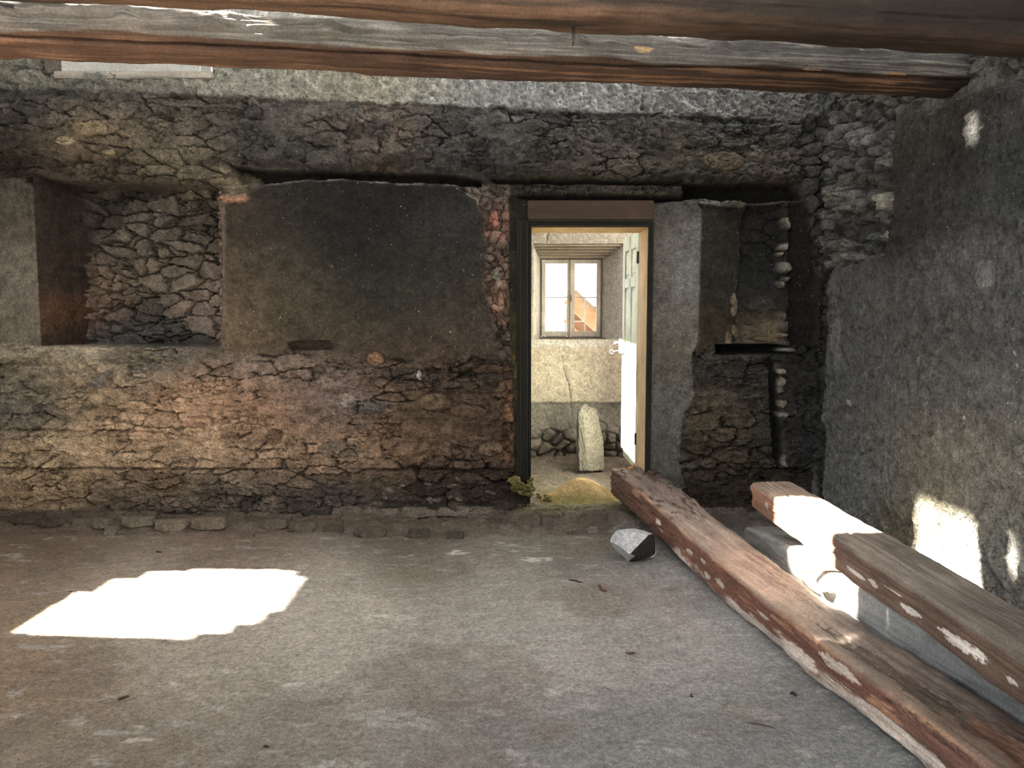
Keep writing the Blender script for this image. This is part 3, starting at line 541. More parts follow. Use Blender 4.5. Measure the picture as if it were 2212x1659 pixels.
ax0, ax1, az0, az1 = on_y(1166, 600, YG).x+.003, on_y(1301, 600, YG).x-.003, on_y(1250, 733, YG).z, on_y(1250, 557, YG).z-.003
bk = []; bq = []
def g(i): return [(wx0-.005, YF, wz0), (wx1+.005, YF, wz0), (wx1+.005, YF, wz1+.005), (wx0-.005, YF, wz1+.005)][i % 4]
def hh(i): return [(ax0, YG, az0), (ax1, YG, az0), (ax1, YG, az1), (ax0, YG, az1)][i % 4]
def k3(i): return [(ax0, YG+.15, az0), (ax1, YG+.15, az0), (ax1, YG+.15, az1), (ax0, YG+.15, az1)][i % 4]
for i in range(4): addq(g(i), g(i+1), hh(i+1), hh(i)); addq(hh(i), hh(i+1), k3(i+1), k3(i))
for r in ((-1.3, ax0, 0, 3), (ax1, 1.9, 0, 3), (ax0, ax1, 0, az0), (ax0, ax1, az1, 3)): xz(r[0], r[1], r[2], r[3], YG+.15)
P = np.concatenate([P, np.array(bk)]); Q = np.concatenate([Q, np.array(bq)])
cc = np.concatenate([COL.reshape(-1, 3), np.tile(lin((190, 184, 176)), (len(bk), 1))])
struct(npmesh('wall_back', P, Q[:, ::-1], M_ROOM, cc, smooth=True), 'cream plastered far wall of the small room, seen through the doorway', 'wall')
# reed battens over the window
w = empty('window_1', (.58, YG, wz0)); struct(w, 'small weathered casement window in the room beyond the doorway', 'window')
def sub(mb, name, mat, par, bev=0, smooth=False):
    o = mb.build(name, mat, None, loc=(0, 0, 0), bev=bev, smooth=smooth)
    L = par.matrix_world.inverted() if False else None
    o.parent = par; o.matrix_parent_inverse = Matrix.Translation(-Vector(wloc(par))); return o
def wloc(o):
    v = Vector(o.location)
    if o.parent and o.parent.type == 'EMPTY': v = v+Vector(wloc(o.parent)) if not o.get('_abs') else v
    return v
def kid(mb, name, mat, par, bev=0, smooth=False):       # geometry given in world space
    o = mb.build(name, mat, None, loc=(0, 0, 0), bev=bev, smooth=smooth); bpy.context.view_layer.update()
    o.parent = par; o.matrix_parent_inverse = par.matrix_world.inverted(); return o
for k in range(5):
    m = MB(); t = k/5.; y = YF+.03+.22*t; z = wz1-.012-(wz1-az1)*t; a = wx0+(ax0-wx0)*t; b = wx1+(ax1-wx1)*t
    m.box(a+.005, b-.01, y-.012, y+.012, z-.016, z+.002); kid(m, 'batten', M_REED, w, .003)
fx0, fx1, fz0, fz1 = on_y(1166, 600, YG).x, on_y(1301, 600, YG).x, on_y(1250, 731, YG).z, on_y(1250, 557, YG).z
def frame(m, x0, x1, z0, z1, y0, y1, t, tb=None):
    tb = tb or t; m.box(x0, x0+t, y0, y1, z0, z1); m.box(x1-t, x1, y0, y1, z0, z1); m.box(x0+t, x1-t, y0, y1, z0, z0+tb); m.box(x0+t, x1-t, y0, y1, z1-t, z1)
m = MB(); frame(m, fx0, fx1, fz0, fz1, YG-.01, YG+.06, .018); kid(m, 'window_frame', M_SASHD, w, .003)
mid = (fx0+fx1)/2+.0
for k, (a, b) in enumerate(((fx0+.018, mid), (mid, fx1-.018))):
    m = MB(); frame(m, a, b, fz0+.02, fz1-.02, YG-.025, YG+.02, .036, .05); s_ = kid(m, 'sash', M_SASH, w, .004)
    m = MB(); zz = fz0+.07+(fz1-fz0-.11)*.49; m.box(a+.034, b-.034, YG-.012, YG+.008, zz-.005, zz+.005); kid(m, 'glazing_bar', M_SASH, s_)
    if k == 1:
        m = MB(); xx = (a+b)/2-.0; m.box(xx-.005, xx+.005, YG+.03, YG+.045, fz0+.06, zz); kid(m, 'outer_bar', M_PALE, s_)
    m = MB(); m.box(a+.03, b-.03, YG-.003, YG, fz0+.06, fz1-.05); kid(m, 'pane', M_GLASS, s_)
m = MB(); m.box(mid-.012, mid+.012, YG-.04, YG-.024, fz0+.03, fz1-.02); kid(m, 'astragal', M_SASH, w, .003)
m = MB(); zc = (fz0+fz1)/2; m.box(mid-.006, mid+.006, YG-.048, YG-.038, zc-.03, zc+.03); m.tube([(mid, YG-.04, zc+.01), (mid, YG-.065, zc+.01), (mid+.002, YG-.07, zc-.03)], .004); kid(m, 'latch', M_SASHD, w)
m = MB(); m.box(fx0-.03, fx1+.03, YG-.06, YG, az0-.01, az0+.012); kid(m, 'sill', M_SASHD, w, .003)

# neighbour's roof seen through the right lower pane
h = empty('house', (3, 14.5, 0)); tag(h, 'roof edge of an orange timber building seen through the window pane', 'building')
yn = 14.0; A = on_y(1236, 630, yn); B = on_y(1300, 690, yn); dv = (B-A).normalized(); nrm = Vector((-dv.z, 0, dv.x))
def slant(o0, o1, off0, off1, y0, y1):
    a = A+dv*o0; b = B+dv*3
    return [(p.x, y, p.z) for y in (y0, y1) for p in (a+nrm*off0, b+nrm*off0, b+nrm*off1, a+nrm*off1)]
BF = [(0, 1, 2, 3), (7, 6, 5, 4), (0, 4, 5, 1), (1, 5, 6, 2), (2, 6, 7, 3), (3, 7, 4, 0)]
m = MB(); m.add(slant(.02, 0, .0, -.24, yn-.05, yn+.03), BF); kid(m, 'barge_board', M_ORANGE, h)
m = MB(); m.add(slant(.02, 0, .06, .0, yn-.1, yn+3), BF); kid(m, 'roof', M_ROOF, h)
for k in range(3):
    m = MB(); m.add(slant(.25+.3*k, 0, -.42-.3*k, -.47-.3*k, yn+.3+.3*k, yn+.4+.3*k), BF); kid(m, 'rafter', M_ORANGE, h)
m = MB(); w0 = on_y(1236, 695, yn+1); w1 = on_y(1320, 715, yn+1); m.box(w0.x, w1.x+3, yn+1, yn+3, -3, w0.z); kid(m, 'wall', M_BROWN, h)
m = MB(); m.box(w0.x, w1.x+3, yn+2.6, yn+2.8, -3, w0.z+.3); kid(m, 'wall', M_ROOF, h)
gr = MB(); gr.box(-3000, 3000, -3000, 3000, -3.2, -3.0); struct(gr.build('ground', stone_mat('ground', col=(.35, .34, .3))), 'open ground outside the building', 'ground')

# upper window of the back wall
w = empty('window_2', (UWX0, YW, UWZ0)); struct(w, 'pale boarded upper window above the niche, between the logs', 'window')
m = MB(); m.box(UWX0+.0, UWX1-.18, YW+.22, YW+.24, UWZ0, UWZ0+1.15); m.box(UWX1-.17, UWX1-.1, YW+.21, YW+.24, UWZ0, UWZ0+1.15); m.box(UWX1-.09, UWX1, YW+.22, YW+.24, UWZ0, UWZ0+1.15); kid(m, 'board', M_PALE, w)
m = MB(); m.box(UWX0+.08, UWX1+.0, YW-.03, YW+.2, UWZ0-.035, UWZ0+.012, Matrix.Translation((0, 0, 0))); kid(m, 'sill', wood_mat('grey_sill_plank', col=tuple(lin((158, 152, 142)))), w, .004)

# ------------------------------------------------------------------ door
d = empty('door_1', ((DX0+DX1)/2, YW, .12)); struct(d, 'open pale green panelled door in a blackened frame', 'door')
zb = .22; fl = on_y(1116, 700, YW).x
m = MB(); m.box(fl, DX0+.008, YW-.0, YW+.05, zb, DZ1+.045); m.box(fl+.02, fl+.04, YW-.012, YW, zb, DZ1+.03); m.box(DX0-.03, DX0-.012, YW-.016, YW, zb, DZ1+.02); m.box(DX0-.008, DX0+.004, YW-.01, YW+.03, zb, DZ1)
m.box(DX0, DX1+.03, YW-.0, YW+.05, DZ1-.004, DZ1+.045); m.box(DX0-.02, DX1+.03, YW-.014, YW, DZ1+.03, DZ1+.045)
m.box(DX1-.002, DX1+.038, YW-.0, YW+.05, zb, DZ1); m.box(DX1+.02, DX1+.034, YW-.012, YW, zb, DZ1+.04); kid(m, 'casing', M_BLACK, d, .003)
m = MB(); m.box(DX0-.02, DX0+.0, YW+.05, YB, zb, DZ1); kid(m, 'jamb', M_JAMB, d)
m = MB(); m.box(DX1-.004, DX1+.02, YW+.02, YB, zb, DZ1); kid(m, 'jamb', M_JAMB, d)
m = MB(); m.box(DX0, DX1, YW+.02, YB, DZ1-.006, DZ1+.02); kid(m, 'head', M_HEAD, d)
p0 = Vector((.958, 6.10, 0)); p1 = Vector((.942, 6.82, 0)); ld = (p1-p0).normalized(); ln = Vector((ld.y, -ld.x, 0)); LWD = (p1-p0).length
MX = Matrix.Translation(p0)@Matrix(((ld.x, ln.x, 0), (ld.y, ln.y, 0), (0, 0, 1))).to_4x4()     # x along leaf, y away from the viewer's side
zt = on_y(1376, 497, 6.1).z; zl = .30
m = MB(); st_ = .11
m.box(0, st_, 0, .04, zl, zt, MX); m.box(LWD-st_, LWD, 0, .04, zl+.06, zt, MX); m.box(LWD/2-.04, LWD/2+.04, 0, .04, zl, zt, MX)
for a, b in ((zl, zl+.2), (zl+.75, zl+.9), (zt-.42, zt-.34), (zt-.12, zt)): m.box(st_, LWD-st_, 0, .04, a, b, MX)
lf = kid(m, 'leaf', M_LEAF, d, .004)
for a, b in ((st_, LWD/2-.04), (LWD/2+.04, LWD-st_)):
    for c, e_ in ((zl+.2, zl+.75), (zl+.9, zt-.42), (zt-.34, zt-.12)):
        m = MB(); m.box(a, b, .014, .028, c, e_, MX); m.box(a+.03, b-.03, .006, .03, c+.03, e_-.03, MX); kid(m, 'panel', M_LEAF, lf, .003)
zk = on_y(1340, 745, 6.74).z
m = MB(); m.box(LWD-.13, LWD+.004, -.028, 0, zk-.07, zk+.05, MX); lk = kid(m, 'lock_case', M_METAL, lf, .003)
Tp = lambda a, b, c: MX@Vector((a, b, c))
m = MB(); m.tube([Tp(LWD-.03, -.02, zk+.02), Tp(LWD-.03, -.06, zk+.02), Tp(LWD-.035, -.068, zk+.018), Tp(LWD-.06, -.07, zk+.014), Tp(LWD-.12, -.07, zk+.022)], [.008, .008, .009, .008, .006]); kid(m, 'handle', M_METAL, lk, smooth=True)
m = MB(); kz = zk-.045; m.tube([Tp(LWD-.05, -.02, kz), Tp(LWD-.05, -.085, kz-.012)], .0035)
ring = [Tp(LWD-.05+.0, -.085-.012+.013*math.cos(a), kz-.014+.017*math.sin(a)) for a in [i*math.pi/6 for i in range(13)]]; m.tube(ring, .003, 6); kid(m, 'key', M_METAL, lk, smooth=True)
for z in (zl+.2, zt-.25):
    m = MB(); q = Tp(-.008, -.006, z); m.tube([q, q+Vector((0, 0, .09))], .008); kid(m, 'hinge', M_IRON, lf, smooth=True)
# lintel board
l0, l1 = on_y(1140, 455, YW), on_y(1412, 455, YW); la, lb = on_y(1270, 433, YW-.0).z, on_y(1270, 475, YW).z
m = MB(); m.box(l0.x, l1.x, YW-.01, YW+.06, lb, la); struct(m.build('trim_1', M_LINTEL, bev=.006), 'scorched brown lintel board above the doorway', 'lintel')

# ------------------------------------------------------------------ timbers
def timber(name, path, mat, colf, nexp=6., na=700, nb=120, label='', cat='', rough=.006, endr=.02, seed=500, group=None, dis=None):
    """path rows: y(depth) or x key, centre x,y,z, width, height ; swept along; returns object"""
    path = np.array(path, float); s = np.concatenate([[0], np.cumsum(np.linalg.norm(np.diff(path[:, :3], axis=0), axis=1))]); L = s[-1]
    t = np.linspace(0, L, na); c = np.stack([np.interp(t, s, path[:, i]) for i in range(5)], 1)
    k = 15
    for i in range(5): 
        pad = np.pad(c[:, i], k*3, mode='reflect', reflect_type='odd'); ker = np.hanning(k*6+1); ker /= ker.sum(); c[:, i] = np.convolve(pad, ker, 'valid')
    tan = np.gradient(c[:, :3], axis=0); tan /= np.linalg.norm(tan, axis=1)[:, None]
    side = np.cross(tan, [0, 0, 1.]); side /= np.linalg.norm(side, axis=1)[:, None]; upv = np.cross(side, tan)
    th = np.linspace(0, 2*np.pi, nb, endpoint=False); S, TH = np.meshgrid(t, th, indexing='ij')
    ct_, st_ = np.cos(TH), np.sin(TH); r = (np.abs(ct_)**nexp+np.abs(st_)**nexp)**(-1./nexp)
    a = ct_*r; b = st_*r                                    # a along side, b along up, in -1..1
    W = c[:, 3][:, None]/2; Hh = c[:, 4][:, None]/2
    A_, B_ = a*W, b*Hh
    n = fbm(S*3+5, TH*1.2, seed, 3)*rough*1.6+fbm(S*9, TH*5, seed+5, 4)*rough+fbm(S*3, TH*22, seed+9, 3)*rough*.5
    # keep noise periodic round the section by blending the seam at the underside
    if dis is not None: n = n+dis(S, TH, a, b)
    sc = 1+n/np.sqrt(A_**2+B_**2+1e-6); A_, B_ = A_*sc, B_*sc
    Pn = c[:, None, :3]+A_[..., None]*side[:, None, :]+B_[..., None]*upv[:, None, :]
    col = colf(S, TH, a, b, L)
    for e_, sgn in ((0, -1), (-1, 1)):
        off = endr*(fbm(A_[e_]*22, B_[e_]*22, seed+20, 3)+.3*np.sin(B_[e_]*60)); Pn[e_] += (off*sgn)[:, None]*tan[e_][None]
    P = [Pn.reshape(-1, 3)]; Cc = [col.reshape(-1, 3)]; Q = []
    idx = np.arange(na*nb).reshape(na, nb); i2 = np.roll(idx, -1, 1)
    Q.append(np.stack([idx[:-1], idx[1:], i2[1:], i2[:-1]], -1).reshape(-1, 4)); base = na*nb
    for e_, sgn in ((0, -1), (-1, 1)):
        prev = idx[e_]; cen = c[e_, :3]
        for j, f in enumerate((.85, .65, .45, .25, .08)):
            ring_ = cen+(Pn[e_]-cen)*f; off = endr*(fbm(A_[e_]*f*22, B_[e_]*f*22, seed+20, 3)+.3*np.sin(B_[e_]*f*60))
            ring_ = ring_-((ring_-cen)@tan[e_])[:, None]*tan[e_]+(off*sgn)[:, None]*tan[e_]
            P.append(ring_); Cc.append(col[e_]*.9); cur = base+np.arange(nb); base += nb
            q = np.stack([prev, np.roll(prev, -1), np.roll(cur, -1), cur], -1); Q.append(q if sgn > 0 else q[:, ::-1]); prev = cur
    P = np.concatenate(P); Cc = np.concatenate(Cc); Q = np.concatenate(Q)
    p0 = Vector(c[0, :3]); xd = Vector(c[-1, :3]-c[0, :3]).normalized(); yd = Vector((0, 0, 1)).cross(xd).normalized(); zd = xd.cross(yd)
    M = Matrix.Translation(p0)@Matrix((xd, yd, zd)).transposed().to_4x4()
    o = npmesh(name, P, Q[:, ::-1], mat, np.clip(Cc, .008, .9), M=M); tag(o, label, cat, group); return o
def blot(S, T, s0, t0, ds, dt, seed):       # 0..1 blob with ragged edge
    return 1-ss(.75, 1.0, ((S-s0)/ds)**2+((T-t0)/dt)**2+1.1*fbm(S*14, T*7, seed, 4, .6)+.5*fbm(S*50, T*26, seed, 3))

# overhead logs: run left to right, both end in the right wall
def log_path(yl, yr, xl, xr, zbot, hgt, wid):
    out = []
    for k in range(9):
        t = k/8.; x = xl+(xr-xl)*t; y = yl+(yr-yl)*t; out.append((x, y, zbot+hgt/2+.006*math.sin(k*2.1), wid*(1+.03*math.sin(k*1.7)), hgt*(1+.02*math.sin(k*2.9))))
    return out
# section angle: side = tan x up -> toward the viewer (-y) ; th=0 viewer side, pi/2 top
def crackdis(s0, s1, ang, seed, w=.05, dep=.03):
    def f(S, TH, a, b):
        an = ang+.09*fbm(S*1.5, S*0, seed, 3)+.04*fbm(S*6, S*0, seed+3, 2); dd = (TH-an+np.pi) % (2*np.pi)-np.pi
        return -dep*np.exp(-(dd/w)**2)*ss(s0-.1, s0+.1, S)*(1-ss(s1-.1, s1+.1, S))
    return f
cr2 = crackdis(.4, 6.5, -.55, 611, .035, .03); cr2b = crackdis(.0, 6.5, -.95, 615, .03, .008)
def dis2(S, TH, a, b):
    tp = ss(-.25, .4, np.sin(TH)); n = cr2(S, TH, a, b)+cr2b(S, TH, a, b)+tp*(.022*fbm(S*3.5, TH*2.5, 621, 4)+.008*fbm(S*11, TH*7, 623, 4)+.004*fbm(S*5, TH*40, 624, 3))
    for (s0, t0) in ((2.05, .4), (2.55, .45), (2.9, .2), (3.4, .3), (4.5, .35), (5.2, .5)):
        n = n+.035*np.exp(-((S-s0)/.05)**2-((TH-t0)/.25)**2)-.018*np.exp(-((S-s0-.1)/.06)**2-((TH-t0)/.2)**2)
    return n
def col2(S, TH, a, b, L):
    t = (TH+np.pi) % (2*np.pi)-np.pi; w_ = .16*fbm(S*2.0, S*0, 631, 3)
    red = 1-ss(-.05, .06, t+.27+.1*ss(3, 0, S)-w_*1.6)
    c = field(S*200, t*0, [(0,0,140,130,118),(500,0,128,118,106),(800,0,118,114,108),(1200,0,96,94,92),(1500,0,70,70,68)], 160.)
    c = mix(c, lin((84,80,74)), .6*ss(.05, .4, fbm(S*4, t*6, 636, 4))); c = mix(c, lin((168,164,155)), .5*ss(.1, .4, fbm(S*3, t*14, 637, 4)))
    c = mix(c, lin((158,156,150)), ss(.8, 1.3, t)*ss(-.3, .2, fbm(S*3, TH*3, 633, 3))*.7)
    rc_ = field(S*200, t*0, [(0,0,122,84,62),(500,0,104,72,54),(900,0,76,54,42),(1300,0,48,38,32),(1550,0,36,30,27)], 160.)
    rc_ = mix(rc_, lin((150,106,74)), .6*ss(.1, .45, fbm(S*1.5, t*9, 635, 3)))
    c = mix(c, rc_, red)
    c = mix(c, lin((40,34,30)), np.exp(-((t+.55-.09*fbm(S*1.5, S*0, 611, 3)-.04*fbm(S*6, S*0, 614, 2))/.05)**2)*.5)
    for (s0, t0, ds, dt, cl_) in ((4.83, .2, .05, .25, (190,160,112)), (3.78, -.5, .035, .11, (48,36,28)), (5.65, -.42, .05, .05, (170,120,80)), (6.1, -.4, .05, .05, (160,116,80)), (2.55, -.5, .03, .06, (70,46,32)), (2.05, .65, .06, .25, (60,58,54)), (1.3, .6, .09, .3, (64,60,56)), (4.4, .55, .09, .1, (70,70,68))):
        c = mix(c, lin(cl_), blot(S, t, s0, t0, ds, dt, 640))
    return c*(1+.15*fbm(S*6, TH*4, 643, 3))[..., None]
ZB = on_y(1970, 205, 4.13).z
s_ = (4.15-3.52)/(2.18+2.26)
def yl2(x): return 3.52+(x+2.26)*s_
log2 = timber('log_beam', log_path(yl2(-4.18)-.0, yl2(2.26), -4.18, 2.26, ZB, .215, .23), M_LOG, col2, 2.3, 900, 150, 'round grey-topped ceiling log crossing the room, farther and lower in view', 'beam', .007, .01, 600, 'ceiling logs', dis2)
def dis1(S, TH, a, b): return ss(.2, .9, np.sin(TH))*.012*fbm(S*2.2, TH*2.5, 721, 4)+crackdis(1.5, 6.5, -.35, 711, .02, .01)(S, TH, a, b)
def col1(S, TH, a, b, L):
    t = (TH+np.pi) % (2*np.pi)-np.pi
    c = field(S*200, t*0, [(0,0,92,66,48),(600,0,84,60,46),(900,0,58,45,36),(1200,0,40,33,29),(1500,0,33,29,27)], 160.)
    c = mix(c, lin((118,84,62)), ss(-.45, -.7, t) if False else (1-ss(-.75, -.45, t+.15*fbm(S*2, S*0, 731, 3)))*.75*(1-ss(4, 5.6, S)*.8))
    c = mix(c, lin((40,34,30)), .7*ss(.1, .5, fbm(S*1.6, t*6, 735, 4)))
    c = mix(c, lin((62,62,60)), ss(.45, .9, t+.2*fbm(S*2, S*0, 737, 3))*ss(2.5, 5, S)*.6)
    return c*(1+.15*fbm(S*6, TH*4, 743, 3))[..., None]
def yl1(x): return 2.84+(x+1.90)*(.66/4.1)
log1 = timber('log_beam', log_path(yl1(-4.18), yl1(2.26), -4.18, 2.26, ZB+.0, .262, .25), M_LOG, col1, 2.8, 900, 130, 'dark brown ceiling log nearest the viewer, cut off by the top of the picture', 'beam', .006, .01, 700, 'ceiling logs', dis1)
m = MB(); q = on_y(1239, 83, yl1(.2)-.02); m.tube([q+Vector((0, .02, .06)), q, q-Vector((.003, 0, .028))], [.006, .006, .003], 6); kid(m, 'nail', M_IRON, log1, smooth=True)

# floor beam 1, from the threshold towards the viewer
def b1col(S, TH, a, b, L):
    # side vector: tan x up. path runs from far end to near end => side points to -x (viewer's left)
    t = (TH+np.pi) % (2*np.pi)-np.pi        # 0 = left face, pi/2 = top
    top_ = ss(.62, .86, t+.05*fbm(S*6, S*0, 801, 3))
    red = field(S*200, t*0, [(0,0,96,74,66),(100,0,120,80,64),(300,0,134,86,66),(500,0,128,82,64),(700,0,112,74,60),(900,0,98,72,60)], 90.)
    tp = field(S*200, t*0, [(0,0,104,84,72),(80,0,118,100,90),(200,0,170,148,134),(330,0,184,158,138),(480,0,168,148,132),(620,0,136,116,100),(780,0,108,80,64)], 70.)
    tp = mix(tp, lin((122,112,102)), .5*ss(.05, .4, fbm(S*3, t*4, 803, 4)))
    tp = mix(tp, lin((76,66,54)), blot(S, t, 3.1, 1.35, .55, .28, 805)*.8)
    tp = mix(tp, lin((110,66,42)), blot(S, t, 3.75, 1.5, .35, .4, 806)*.7)
    dirt_ = ss(.15, .4, fbm(S*14, t*7, 807, 3))*(1-ss(.9, 1.2, S)); tp = mix(tp, lin((66,54,44)), dirt_*.75)
    c = mix(red, tp, top_)
    pal = lin((205,190,176))
    low_ = ss(-.25, -.55, t+.35*fbm(S*3.2, S*0, 811, 4)-.1*ss(1.3, 2.4, S)) if False else 1-ss(-.62, -.42, t-.6*fbm(S*5, t*3, 811, 5, .6)-.22*ss(1.6, 2.6, S))
    c = mix(c, pal*.9, low_*.8*ss(.9, 1.2, S)*(1-top_))
    for (s0, t0, ds, dt, k) in ((.82,.1,.05,.16,1.),(.86,-.35,.04,.1,.8),(1.35,.1,.05,.16,.8),(1.55,.3,.04,.12,.7),(1.62,-.25,.05,.14,.9),(1.8,-.1,.05,.2,.9),(2.3,.15,.07,.1,.7),(2.45,.45,.12,.14,.6),(2.62,-.3,.14,.28,.95),(2.9,.45,.12,.22,.8),(3.2,.15,.1,.3,.6),(3.42,-.35,.12,.25,.9),(3.75,-.1,.16,.35,.9),(4.05,-.05,.12,.42,.95),(.45,.55,.05,.2,.5)):
        c = mix(c, pal if k > .65 else lin((190,138,100)), blot(S, t, s0, t0, ds, dt, int(815+s0*10))*k*(1-top_*.5))
    c = mix(c, lin((196,142,100)), np.exp(-((t-.74)/.07)**2)*.5*ss(-.2, .3, fbm(S*4, S*0, 817, 3)))
    c = mix(c, lin((50,36,30)), .7*blot(S, t, 3.45, .62, .3, .12, 819)*ss(.0, .3, fbm(S*40, t*30, 818, 2)))
    return c*(1+.1*fbm(S*8, TH*4, 821, 3))[..., None]
def b1dis(S, TH, a, b):
    t = (TH+np.pi) % (2*np.pi)-np.pi
    n = .008*fbm(S*2.2, t*1.1, 831, 3)+.004*fbm(S*11, t*3, 832, 3)-.03*blot(S, t, 3.15, 1.3, .4, .2, 833)*0+.004*fbm(S*25, t*12, 835, 3)
    n = n-.022*np.exp(-((S-2.85)/.5)**2-((t-1.25)/.25)**2)
    n = n+.012*ss(.1, .4, fbm(S*14, t*7, 807, 3))*(t > .7)*(1-ss(.9, 1.2, S))
    return n-.014*blot(S, t, .8, -.5, .09, .2, 837)
LB = [(5.86,.735,.165,.31,.20),(5.5,.815,.13,.31,.20),(5.2,.91,.075,.31,.20),(4.88,.985,.03,.31,.195),(4.3,1.07,.004,.31,.19),(3.62,1.165,.0,.30,.18),(3.1,1.25,.0,.30,.175),(2.69,1.325,.0,.30,.175),(2.2,1.41,.0,.30,.175),(1.5,1.53,.0,.30,.175)]
timber('timber_beam', [(x+w_/2, y, z+h_/2+.004, w_, h_) for (y, x, z, w_, h_) in LB], M_WOOD, b1col, 9., 900, 170, 'long red-brown squared beam with white flaked paint, its far end in the doorway', 'beam', .005, .03, 800, 'beams lying on the floor', b1dis)
# floor beam 2
def b2col(S, TH, a, b, L):
    t = (TH+np.pi) % (2*np.pi)-np.pi; top_ = ss(.5, .72, t+.04*fbm(S*6, S*0, 851, 3))
    red = field(S*200, t*0, [(0,0,166,112,82),(60,0,140,98,76),(220,0,128,100,86),(400,0,104,80,66),(600,0,92,72,60)], 90.)
    tp = field(S*200, t*0, [(0,0,176,144,120),(100,0,176,152,130),(260,0,158,144,128),(360,0,116,106,94),(520,0,96,86,76)], 80.)
    tp = mix(tp, lin((86,78,70)), .5*ss(.0, .4, fbm(S*2, t*10, 853, 4)))
    c = mix(red, tp, top_)
    for (s0, t0, ds, dt, k) in ((1.3,-.3,.09,.13,.9),(1.46,-.15,.04,.12,.95),(1.6,.1,.06,.05,.7),(1.72,-.35,.07,.16,.95),(2.05,-.2,.13,.24,.95),(2.3,-.25,.03,.1,.8),(.25,.0,.03,.25,.7)):
        c = mix(c, lin((214,206,194)), blot(S, t, s0, t0, ds, dt, int(860+s0*7))*k)
    return c*(1+.1*fbm(S*8, TH*4, 871, 3))[..., None]
ck = crackdis(1.0, 2.6, .33, 877, .018, .012); ck2 = crackdis(.0, 3.2, 1.2, 881, .03, .012)
def b2dis(S, TH, a, b): return ck(S, TH, a, b)+ck2(S, TH, a, b)+.01*fbm(S*2.2, TH, 873, 3)
timber('timber_beam', [(1.455-.045*(y-3.57)+.13, y, z+.078, .26, .158) for (y, z) in ((4.62,.365),(4.2,.358),(3.57,.35),(3.,.345),(2.4,.34),(1.6,.33))], M_WOOD, b2col, 9., 800, 150, 'brown squared beam with a sunlit splintered end beside the right wall', 'beam', .005, .035, 850, 'beams lying on the floor', b2dis)
# grey timber under it
def b3col(S, TH, a, b, L):
    c = field(S*200, TH*0, [(0,0,128,128,124),(150,0,178,178,172),(300,0,160,164,164),(450,0,110,115,118),(600,0,84,90,94)], 80.)  # pale to dark along the length: sunlit and shaded parts painted in
    t = (TH+np.pi) % (2*np.pi)-np.pi
    c = mix(c, lin((46,44,42)), ss(.0, .3, fbm(S*6, t*5, 891, 4)-.3-.9*t)*.6*ss(1.6, 1.9, S))
    return c*(1+.12*fbm(S*4, TH*14, 893, 3))[..., None]
timber('grey_timber', [(x_+.14, y, h_/2+.004, .27, h_) for x_, y, h_ in ((1.475, 4.98, .15), (1.49, 4.6, .2), (1.505, 4.2, .25), (1.53, 3.57, .28), (1.575, 3.1, .31), (1.645, 2.69, .325), (1.74, 2.2, .325), (1.83, 1.7, .325))], M_WOOD, b3col, 8., 700, 130, 'smooth grey timber on the floor underneath the right-hand brown beam', 'beam', .004, .02, 890)
# broken bits between the beams
def splinter(name, p0, p1, w_, h_, col, label, cat, seed, n=14, group=None, M=None):
    p0, p1 = Vector(p0), Vector(p1); rs = random.Random(seed); d_ = (p1-p0); L = d_.length; d_.normalize(); sd = d_.cross(Vector((0, 0, 1))).normalized(); u_ = sd.cross(d_)
    vs = []; fs = []
    for i in range(n):
        t = i/(n-1.); k = (.35+.65*min(1, 6*t, 5*(1-t)+.15)); c_ = p0+d_*L*t+sd*w_*.35*math.sin(t*5+seed)+u_*h_*.3*math.sin(t*4+seed*2)
        for (a, b) in ((-1, -.6), (-.5, -1), (.6, -.9), (1, -.1), (.7, .8), (-.2, 1), (-.9, .6)):
            vs.append(c_+sd*a*w_/2*k*rs.uniform(.75, 1.2)+u_*b*h_/2*k*rs.uniform(.75, 1.2))
    for i in range(n-1):
        for j in range(7): fs.append((i*7+j, i*7+(j+1) % 7, (i+1)*7+(j+1) % 7, (i+1)*7+j))
    fs.append(tuple(range(6, -1, -1))); fs.append(tuple((n-1)*7+j for j in range(7)))
    m = MB(); m.add(vs, fs); o = m.build(name, wood_mat(name+'_wood', col=tuple(lin(col)), sc=(8, 40, 40)) if M is None else M); return tag(o, label, cat, group)
a = (1.425, 3.90, .215); b = (1.575, 3.68, .305); splinter('bark_strip', a, b, .02, .018, (176,138,98), 'thin curved strip of bark bridging the two floor beams', 'bark', 3)
a = (1.462, 3.82, .20); b = (1.482, 3.66, .195); splinter('wood_chunk', a, b, .04, .035, (206,190,160), 'pale rotten wood chunk wedged under the bark strip between the beams', 'wood', 5)
a = (1.475, 3.64, .15); b = (1.49, 3.50, .145); splinter('wood_chunk', a, b, .035, .03, (210,192,168), 'pale cracked wood lump touching the long beam below the bark strip', 'wood', 8)
# crumbs and orange splinter on the far end of beam 1
a = on_y(1336, 1017, 5.78); b = on_y(1372, 1010, 5.84); splinter('wood_splinter', a, b, .035, .05, (196,128,78), 'orange split wood piece on the far end of the long beam', 'wood', 11)

